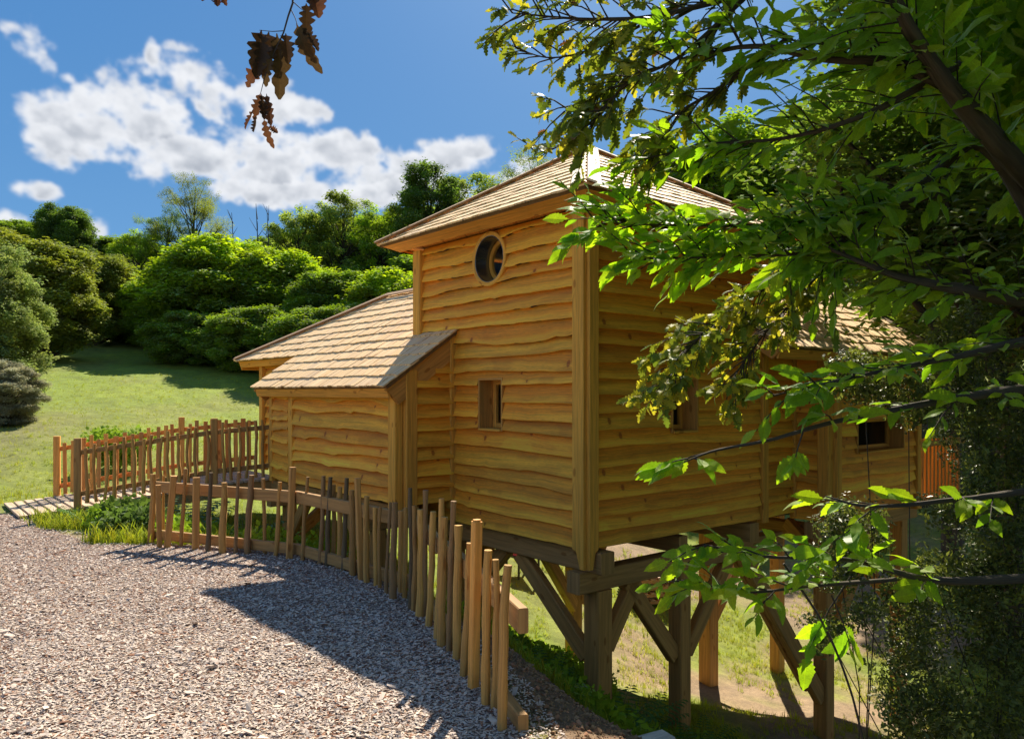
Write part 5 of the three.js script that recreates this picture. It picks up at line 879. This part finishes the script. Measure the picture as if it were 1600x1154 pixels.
{
  const base = V(2.3, ground(2.3, 1.2), -1.2), root = thing('oak_tree', 'oak with small lobed yellowish leaves on hanging twigs above the tower roof', 'tree', base.toArray());
  const T = { wood: new MB(), leaves: [] }, mix = () => (rl() < 0.42 ? 0 : rl() < 0.6 ? 1 : rl() < 0.93 ? 2 : 3), yel = () => (rl() < 0.5 ? 2 : rl() < 0.6 ? 0 : 1);
  limb(T, [base.clone().add(V(0, -0.2, 0)), V(2.3, 2.2, -1.4), V(2.0, 4.2, -2.2), V(1.6, 5.2, -3.2)], [0.14, 0.12, 0.09, 0.05], 9);
  const o1 = limb(T, [V(2.0, 4.2, -2.2), at(1250, -60, 3.6), at(1050, 20, 3.7), at(930, 30, 3.8), at(800, 20, 3.9)], [0.03, 0.02, 0.012, 0.008, 0.003]);
  const o2 = limb(T, [at(1180, -20, 3.6), at(1060, 90, 3.7), at(980, 130, 3.8), at(920, 200, 3.9)], [0.014, 0.010, 0.006, 0.003]);
  const o3 = limb(T, [at(1120, -10, 3.7), at(1010, 60, 3.9), at(940, 140, 4.0), at(880, 175, 4.0)], [0.012, 0.008, 0.005, 0.002]);
  const o4 = limb(T, [at(1230, 60, 3.6), at(1120, 140, 3.8), at(1040, 190, 3.9), at(1010, 235, 4.0)], [0.012, 0.009, 0.006, 0.003]);
  const o5 = limb(T, [at(1420, 300, 4.3), at(1260, 400, 4.4), at(1170, 470, 4.5), at(1090, 530, 4.5), at(1040, 600, 4.5)], [0.016, 0.012, 0.008, 0.006, 0.003]);
  const o6 = limb(T, [at(1330, 380, 4.4), at(1240, 470, 4.5), at(1180, 540, 4.5), at(1140, 600, 4.5)], [0.010, 0.007, 0.005, 0.003]);
  const o7 = limb(T, [at(1000, 40, 3.8), at(930, 75, 3.9), at(860, 90, 3.95), at(805, 75, 4)], [0.008, 0.006, 0.004, 0.002]);
  const o8 = limb(T, [at(1010, 70, 4.1), at(950, 200, 4.2), at(885, 225, 4.3), at(835, 240, 4.3)], [0.006, 0.005, 0.003, 0.0015]);
  sideTwigs(T, o1, 0.3, 1, 46, 0.24, 9, 0.09, { tuft: 1, mess: 1, mat: mix }); sideTwigs(T, o2, 0.1, 1, 34, 0.22, 9, 0.09, { tuft: 1, mess: 1, mat: mix, lift: -0.15 }); sideTwigs(T, o3, 0.2, 1, 30, 0.2, 8, 0.088, { tuft: 1, mess: 1, mat: mix, lift: -0.15 }); sideTwigs(T, o4, 0.1, 1, 30, 0.2, 9, 0.088, { tuft: 1, mess: 1, mat: mix, lift: -0.15 });
  sideTwigs(T, o5, 0.2, 1, 78, 0.22, 9, 0.088, { tuft: 1, mess: 1, mat: yel, lift: -0.1 }); sideTwigs(T, o6, 0.1, 1, 56, 0.2, 9, 0.078, { tuft: 1, mess: 1, mat: yel }); sideTwigs(T, o7, 0.1, 1, 16, 0.14, 6, 0.075, { tuft: 1, mess: 1, mat: mix }); sideTwigs(T, o8, 0.45, 1, 10, 0.13, 5, 0.07, { mat: yel });
  for (const [px, py, d] of [[1235, 500, 4.2], [1300, 510, 4.1], [1285, 490, 4.1], [905, 160, 3.9], [955, 190, 3.9]]) twig(T, at(px, py - 60, d), at(px + 6, py + 25, d), 13, 0.085, { mat: () => 1, droop: 0.8 });
  for (const [x, y, d, r] of [[1.6, 5.3, 3.6, 1.1], [2.6, 4.9, 2.4, 1.2], [0.9, 4.6, 3.4, 0.7], [3.6, 6.0, 0.2, 2.0], [1.6, 6.4, -1.0, 1.8], [5.2, 5.2, 1.2, 2.0], [4.6, 7.2, 3.0, 1.8], [3.0, 5.6, -3.0, 2.0], [5.5, 3.2, 2.2, 1.4]]) for (let i = 0; i < (r > 1.3 ? 2600 : 900) * r * r; i++) { const z = rl() * 2 - 1, a = rl() * 6.28, q = Math.sqrt(1 - z * z), k = Math.cbrt(rl()) * r; T.leaves.push({ p: V(x + q * Math.cos(a) * k, y + z * k * 0.6, -d + q * Math.sin(a) * k), q: leafQuat(V(rl() - .5, -0.5 * rl(), rl() - .5), V((rl() - .5), 1, (rl() - .5))), s: 0.07 + 0.04 * rl(), g: Math.floor(rl() * 3), m: mix() }); }  // leaf clumps out of view; the wide ones overhead added to dim the right-hand leaves
  const g = T.wood; for (let i = 0; i < g.p.length; i += 3) { g.p[i] -= base.x; g.p[i + 1] -= base.y; g.p[i + 2] -= base.z; }
  finishTree(T, root, oakGeos, oakMats, bark);
}
{ // small leaved shrubs at the right edge
  const smallMats = [leafMat(0.09, 0.12, 0.02, 0.45, 0.6), leafMat(0.19, 0.22, 0.03, 0.5, 0.6)];
  const geo = sprayGeo(71, 14, 0.042, 0.011, 0.16);
  const shrub = (label, px, d, blobs, n) => {
    const x = (px - CX) / F * d, g = ground(x, d), t = thing('small_leaved_shrub', label, 'shrub', [x, g, -d]), r = rng(px * 7 + Math.round(d * 100)), lists = [[], []], m = new MB(), tot = blobs.reduce((s, b) => s + b[3] * b[4], 0);
    for (const [bx, by, bd, rx, ry] of blobs) {
      const c = at(bx, by, bd); c.sub(t.position); const sx = rx / F * bd, sy = ry / F * bd;
      m.tube([V(0, -0.2, 0), c.clone().multiplyScalar(0.5).add(V(r() * .2, 0.2, r() * .2)), c, c.clone().add(V((r() - .5) * sx, sy * 0.6, 0))], [0.0045, 0.004, 0.003, 0.0015], 5, false);
      for (let i = 0; i < n * rx * ry / tot; i++) { const z = r() * 2 - 1, a = r() * 6.28, q = Math.sqrt(1 - z * z); const cl = vn(q * Math.cos(a) * 3.1 + bx, z * 3.1 + q * Math.sin(a) * 2, 4); if (cl < 0.42) continue; const k = 0.2 + 0.95 * Math.cbrt(r()) * (0.5 + 0.75 * cl); const p = c.clone().add(V(q * Math.cos(a) * sx * k, z * sy * k, q * Math.sin(a) * sx * 0.8 * k)); const s = 0.45 + 0.55 * r(), w = 0.6 + 0.9 * r(); lists[r() < 0.6 ? 0 : 1].push({ p, q: qRand(r), s: V(s, s, s), c: lin(w, w, w) }); }
    }
    part('stem', m.geo(), bark, t); lists.forEach((l, i) => copies('foliage', geo, smallMats[i], l, t));
  };
  shrub('fine leaved shrub in front of the rear wing terrace', 1530, 5.4, [[1525, 700, 5.4, 70, 90], [1570, 600, 5.5, 80, 90], [1590, 760, 5.3, 80, 90], [1520, 540, 5.6, 60, 60], [1470, 800, 5.3, 30, 30]], 1900);
  shrub('dark fine leaved shrub filling the lower right corner', 1520, 4.6, [[1500, 1060, 4.6, 110, 110], [1580, 960, 4.6, 90, 100], [1430, 1010, 4.6, 40, 40], [1400, 930, 4.7, 36, 30], [1345, 960, 4.7, 24, 20], [1470, 930, 4.7, 70, 60], [1560, 860, 4.7, 70, 60], [1410, 1120, 4.5, 26, 34], [1490, 1150, 4.4, 70, 60]], 2500);
  shrub('pale fine leaved sprig hanging before the meadow right of the dark stilt', 1340, 5.0, [[1340, 830, 5.0, 50, 45], [1310, 880, 5.0, 40, 30], [1290, 985, 4.9, 30, 22], [1350, 590, 5.0, 50, 36], [1420, 620, 5.0, 50, 36]], 900);
}
{ // withered oak twig hanging into the sky
  const r = rng(64), top = at(440, -160, 3.0), root = thing('withered_twig', 'withered twig with curled brown oak leaves hanging against the sky', 'twig', top.toArray()), W = (px, py, d = 3.0) => at(px, py, d).sub(top), m = new MB();
  m.tube([W(440, -160), W(458, -40), W(457, 5), W(450, 25), W(443, 50), W(420, 100), W(412, 125), W(407, 145)], [0.005, 0.0045, 0.004, 0.0035, 0.003, 0.002, 0.0018, 0.0012], 6); m.tube([W(457, 2), W(466, 10), W(478, 20)], [0.002, 0.0018, 0.0012], 5); m.tube([W(455, 16), W(461, 28), W(464, 38)], [0.002, 0.0016, 0.0012], 5); m.tube([W(443, 48), W(425, 49), W(405, 47)], [0.002, 0.0016, 0.0012], 5); m.tube([W(440, -160), W(400, -80), W(345, -30), W(338, -5)], [0.004, 0.003, 0.002, 0.0015], 5);
  part('branch', m.geo(), std(lin(0.06, 0.045, 0.04)), root);
  const mats = [nearLeaf(0.075, 0.04, 0.018, 0.25), nearLeaf(0.15, 0.06, 0.025, 0.35), nearLeaf(0.10, 0.06, 0.022, 0.3)];
  const curled = [0, 1, 2, 3].map((k) => leafGeo(oakOutline(k + 20).map(([a, w], i) => [a, w * (0.8 + 0.35 * h2(i, k, 9))]), 1.0 - k * 0.25, (k - 1) * 0.35, k));
  const put = (bx, by, tx, ty, wide, mi, d = 3.0) => { const a = W(bx, by, d), b = W(tx, ty, d), q = leafQuat(b.clone().sub(a), V((r() - .5) * 1.2, 0.3, 1)), l = part('leaf', curled[Math.floor(r() * 4)], mats[mi], root); l.position.copy(a); l.quaternion.copy(q); const s = a.distanceTo(b); l.scale.set(s * wide, s, s * wide); };
  put(408, 47, 400, 122, 0.9, 0); put(420, 50, 412, 118, 1.0, 0, 3.02); put(432, 52, 445, 136, 0.8, 2); put(446, 52, 450, 100, 0.9, 0); put(410, 95, 383, 132, 0.9, 1); put(425, 90, 405, 124, 1.0, 2, 2.98); put(440, 60, 428, 110, 1.0, 0, 3.03);
  put(463, 36, 478, 104, 0.8, 2); put(470, 40, 486, 92, 0.9, 0, 3.02); put(480, 48, 497, 80, 0.8, 0); put(478, 5, 484, 45, 1.3, 0); put(488, -20, 498, 28, 1.3, 1, 2.98); put(480, -30, 488, 12, 1.5, 0);
  put(407, 145, 396, 185, 0.7, 1); put(408, 146, 412, 190, 0.6, 0); put(416, 146, 426, 200, 0.55, 1); put(396, 172, 383, 202, 0.6, 1); put(412, 185, 418, 226, 0.7, 1); put(420, 196, 436, 210, 0.9, 1); put(400, 180, 402, 208, 0.7, 0);
  put(338, -18, 325, 10, 1.2, 1); put(338, -14, 340, 16, 1.1, 1, 3.02); put(344, -14, 354, 9, 1.0, 1);
}

// ---------------------------------------------------------------- grass, weeds and ferns
{
  const r = rng(313), blade = (seed, n, hgt, w, spread) => { const q = rng(seed), m = new MB(); for (let i = 0; i < n; i++) { const a = q() * 6.28, c = V((q() - .5) * spread, -0.02, (q() - .5) * spread), l = hgt * (0.5 + 0.7 * q()), o = V(Math.cos(a), 0, Math.sin(a)), s = V(-Math.sin(a), 0, Math.cos(a)).multiplyScalar(w), mid = c.clone().add(V(0, l * 0.6, 0)).addScaledVector(o, l * 0.2), t = c.clone().add(V(0, l * 0.9, 0)).addScaledVector(o, l * 0.6); m.quad(c.clone().sub(s), c.clone().add(s), mid.clone().addScaledVector(s, .7), mid.clone().addScaledVector(s, -.7), [0, 0], [1, 0], [1, .5], [0, .5]); m.tri(mid.clone().addScaledVector(s, -.7), mid.clone().addScaledVector(s, .7), t); } return m.geo(); };
  const tuft = blade(3, 9, 0.16, 0.005, 0.16), grassMat = leafMat(0.33, 0.44, 0.02, 0.5), list = [];
  const onRamp = (x, d) => { const u = (x + 7.34) * 0.94 + (d - 11.47) * 0.34, v = -(x + 7.34) * 0.34 + (d - 11.47) * 0.94; return u > -1.2 && u < 1.6 && v > -0.12 && v < 1.75; };
  const add = (x, d, s, k = 1) => { const q = polyDist(x, d).s; if (q > 0.02 || onRamp(x, d) || Math.hypot((x + 5.7) * 0.8, d - 9.9) < 0.5) return; const w = (0.75 + 0.5 * r()) * k; list.push({ p: V(x, ground(x, d), -d), q: new THREE.Quaternion().setFromEuler(new THREE.Euler(0, r() * 6.28, 0)), s: V(s, s * (0.6 + 0.8 * r()), s), c: lin(w * (1 + .4 * r()), w, w) }); };
  for (let i = 0; i < 30000; i++) { const d = 9 + 22 * r() ** 1.5, x = (r() * 1.5 - 0.85) * d; if (x < -1.5 || fbm(x * 0.35 + 3, d * 0.35 + 8, 4, 51) < 0.47 || d > 22 || x < 0.6) add(x, d, (0.5 + 0.45 * r()) * (d > 14 ? 0.62 : 1)); }
  for (let i = 0; i < 5000; i++) { const x = -8.6 + 6 * r(), d = 9.3 + 3.6 * r(); if (Math.hypot(x + 5.75, d - 10.05) > 0.45) add(x, d, 0.7 + 1.1 * r()); }
  for (let i = 0; i < 3500; i++) { const x = -0.6 + 3.2 * r(), d = 6.2 + 4.4 * r(); if (fbm(x * 1.2, d * 1.2, 3, 5) > 0.45) add(x, d, 0.7 + 0.8 * r(), 0.85); }
  const clodG = []; for (let k = 0; k < 3; k++) { const p = []; for (let i = 0; i < 9; i++) p.push(V(r() - .5, (r() - .5) * 0.7, r() - .5)); clodG.push(new ConvexGeometry(p)); }
  const clods = [[], [], []], soilMat = std(0xffffff, { roughness: 1 });
  for (let i = 0; i < 60000; i++) { const x = -1.6 + 4.6 * r(), d = 2.6 + 5.6 * r(), q = polyDist(x, d).s; if (q > -0.02 || q < -1.7 + 0.9 * r() || r() < 0.25) continue; const sz = 0.008 + 0.03 * r() ** 4, k = 0.6 + 0.8 * r(), red = r() < 0.2 ? 1.25 : 1; clods[i % 3].push({ p: V(x, ground(x, d) + sz * 0.15, -d), q: qRand(r), s: V(sz * (1 + .6 * r()), sz, sz * (1 + .6 * r())), c: lin(0.30 * k * red, 0.19 * k, 0.105 * k) }); }
  clods.forEach((l, i) => { const m = copies(numbered('soil_clods'), clodG[i], soilMat, l); m.userData.label = 'brown crumbled soil on the bank beyond the fence'; m.userData.category = 'soil'; });
  for (let i = 0; i < 9000; i++) { const x = 0.2 + 9 * r(), d = 8.5 + 12 * r(); if (fbm(x * 0.9 + 3, d * 0.9 + 8, 3, 151) > 0.5) add(x, d, 0.4 + 0.5 * r(), 1.05); }
  const g = copies('grass', tuft, grassMat, list); g.userData.label = 'green grass growing over the meadow and under the cabin'; g.userData.category = 'grass';
  const weed = sprayGeo(91, 14, 0.085, 0.026, 0.22), wl = [], wm = leafMat(0.27, 0.42, 0.02, 0.5);
  const wadd = (x, d, n, rad, s) => { for (let i = 0; i < n; i++) { const a = r() * 6.28, k = Math.sqrt(r()) * rad, X = x + Math.cos(a) * k, D = d + Math.sin(a) * k; if (polyDist(X, D).s > 0.05 || onRamp(X, D)) continue; const w = 0.7 + 0.6 * r(); wl.push({ p: V(X, ground(X, D) + 0.04 + 0.18 * r() * s, -D), q: qRand(r), s: V(s, s, s), c: lin(w, w, w * .9) }); } };
  wadd(0.15, 9.2, 700, 1.0, 1.0); wadd(0.7, 8.0, 520, 0.8, 0.9); wadd(1.2, 7.0, 420, 0.8, 0.9); wadd(0.1, 7.6, 350, .6, .8); wadd(1.7, 6.4, 160, .6, .8); wadd(0.4, 10.6, 200, 1, 1); wadd(2.2, 8.3, 90, 0.7, 0.8); wadd(-5.2, 10.8, 260, 0.6, 0.9); wadd(-5.9, 11.2, 90, 0.35, 0.6); wadd(-4.2, 10.6, 260, 0.8, 1.1); wadd(-2.6, 9.8, 160, 0.9, 0.9);
  const w = copies('weeds', weed, wm, wl); w.userData.label = 'low leafy weeds on the bank below the fence and beside the ramp'; w.userData.category = 'weeds';
  // ferns
  const frond = (() => { const m = new MB(), P = (t) => V(0, 0.55 * Math.sin(t * 1.5), 0.75 * t - 0.05); for (let i = 1; i < 13; i++) { const t = i / 13, c = P(t), l = 0.2 * Math.sin(Math.PI * Math.min(1, t * 0.85 + 0.12)) + 0.01; for (const s of [-1, 1]) m.tri(c, c.clone().add(V(s * l, -0.03, 0.07 + .02)), c.clone().add(V(s * l * 0.45, 0.0, 0.075)), [0, 0], [1, 0], [0, 1]); } m.tube([0, .25, .5, .75, 1].map((t) => P(t)), [0.008, 0.006, 0.005, 0.004, 0.002], 4, false); return m.geo(); })();
  const fm = [leafMat(0.10, 0.21, 0.04, 0.4), leafMat(0.15, 0.24, 0.09, 0.35)];
  const proto = new THREE.Group(); for (let i = 0; i < 9; i++) { const f = part('frond', frond, fm[0], proto); f.rotation.set(0, i * 0.698 + h2(i, 1, 1) * 0.4, 0); f.scale.setScalar(0.8 + 0.4 * h2(i, 2, 2)); }
  [[-4.9, 11.6, 0.8, 1, 'pale fern leftmost below the footbridge'], [-4.55, 10.9, 0.9, 1, 'pale fern behind the first stakes of the fence'], [-3.9, 11.3, 0.8, 1, 'pale fern under the middle of the footbridge'], [1.05, 7.9, 0.7, 0, 'dark green fern at the foot of the front stilt'], [1.5, 8.6, 0.6, 0, 'fern right of the front stilt'], [1.9, 7.9, 0.6, 0, 'fern on the bare soil between the front stilts'], [0.35, 8.6, 0.6, 0, 'fern left of the front stilt in the weeds'], [-6.0, 10.9, 0.5, 0, 'small fern beside the soil heap by the ramp'], [2.2, 8.9, 0.5, 0, 'small fern at the second stilt']].forEach(([x, d, s, k, label], i) => {
    const f = i ? proto.clone() : proto; f.name = numbered('fern'); f.userData = { label, category: 'fern' }; f.position.set(x, ground(x, d) - 0.02, -d); f.rotation.y = i * 1.3; f.scale.setScalar(s); f.children.forEach((c) => { c.material = fm[k]; }); scene.add(f);
  });
  // leafy plants beside the bridge
  const leafy = (label, x, d, n, rad, hgt, mat) => { const t = thing('leafy_plant', label, 'plant', [x, ground(x, d), -d]), q = rng(Math.round(x * 100) + 900), m = new MB(), l = []; for (let i = 0; i < 9; i++) { const a = q() * 6.28, e = V(Math.cos(a) * rad * q(), hgt * (0.6 + .4 * q()), Math.sin(a) * rad * q()); m.tube([V(0, -.05, 0), e.clone().multiplyScalar(.5).add(V(0, .1, 0)), e], [0.008, 0.006, 0.003], 4, false); for (let j = 0; j < n / 9; j++) { const p = e.clone().multiplyScalar(0.35 + 0.65 * q()).add(V((q() - .5) * rad * .6, (q() - .5) * .1, (q() - .5) * rad * .6)); l.push({ p, q: qRand(q), s: V(1, 1, 1).multiplyScalar(0.9 + .5 * q()) }); } } part('stem', m.geo(), fm[0], t); copies('foliage', weed, mat, l, t); };
  leafy('bright yellow green plant behind the far railing of the footbridge', -8.2, 16, 220, 0.8, 0.9, leafMat(0.26, 0.40, 0.03, 0.5)); leafy('dark leafy plant beside the foot of the ramp', -5.35, 10.7, 200, 0.35, 0.34, leafMat(0.14, 0.22, 0.03, 0.5)); leafy('dark leafy plant right of the soil heap', -5.0, 10.1, 200, 0.35, 0.3, leafMat(0.12, 0.20, 0.03, 0.5));
}

// ---------------------------------------------------------------- small things below the cabin
{
  const x = 3.1, d = 17.2, pal = thing('pallet_stack', 'stack of wooden pallets on the meadow seen under the cabin', 'pallets', [x, ground(x, d), -d], 0.25), m = M.cap;
  for (let k = 0; k < 5; k++) { const y = k * 0.15; for (let i = 0; i < 3; i++) part('block', new MB().beam(V(-0.6, y + 0.06, -0.4 + i * 0.4), V(0.6, y + 0.06, -0.4 + i * 0.4), 0.1, 0.075).geo(), m, pal); for (let i = 0; i < 7; i++) part('slat', new MB().beam(V(-0.52 + i * 0.173, y + 0.12, -0.5), V(-0.52 + i * 0.173, y + 0.12, 0.5), 0.1, 0.022).geo(), M.deck, pal); }
}
{
  const d = 4.55, p = at(1003, 1172, d), b = thing('concrete_block', 'pale concrete block at the bottom edge below the front stilt', 'block', [p.x, p.y - 0.05, p.z], 0.5); part('body', new MB().beam(V(-0.2, 0.04, 0), V(0.2, 0.04, 0), 0.14, 0.14, { ch: 0.012 }).geo(), std(lin(0.85, 0.80, 0.68), { map: speckle, roughness: 0.9 }), b);
}
{
  const x = 2.75, d = 9.2, b = thing('stone_footing', 'grey stone slab lying near the second stilt', 'stone', [x, ground(x, d), -d], 0.3); part('body', new MB().beam(V(-0.28, 0.05, 0), V(0.28, 0.05, 0), 0.4, 0.18, { ch: 0.03 }).geo(), std(lin(0.24, 0.23, 0.22), { map: speckle, roughness: 0.9 }), b);
}
{ // garden chair with a pink cushion, far under the cabin
  const d = 16, x = 0.22, g = ground(x, d), c = thing('garden_chair', 'dark garden chair with pink cushion far under the cabin', 'chair', [x, g, -d], 0.6), dk = std(lin(0.03, 0.03, 0.035), { roughness: 0.5 });
  for (const [i, j] of [[-1, -1], [1, -1], [-1, 1], [1, 1]]) part('leg', new MB().beam(V(i * 0.25, 0, j * 0.22), V(i * 0.25, 0.42, j * 0.22), 0.04, 0.04).geo(), dk, c);
  part('seat', new MB().beam(V(-0.27, 0.43, 0), V(0.27, 0.43, 0), 0.5, 0.04).geo(), dk, c); part('backrest', new MB().beam(V(-0.27, 0.7, -0.26), V(0.27, 0.7, -0.26), 0.04, 0.5).geo(), dk, c); part('cushion', new MB().beam(V(-0.24, 0.5, 0.02), V(0.24, 0.5, 0.02), 0.42, 0.09, { ch: 0.03 }).geo(), std(lin(0.55, 0.06, 0.16)), c);
}
renderer.render(scene, camera);
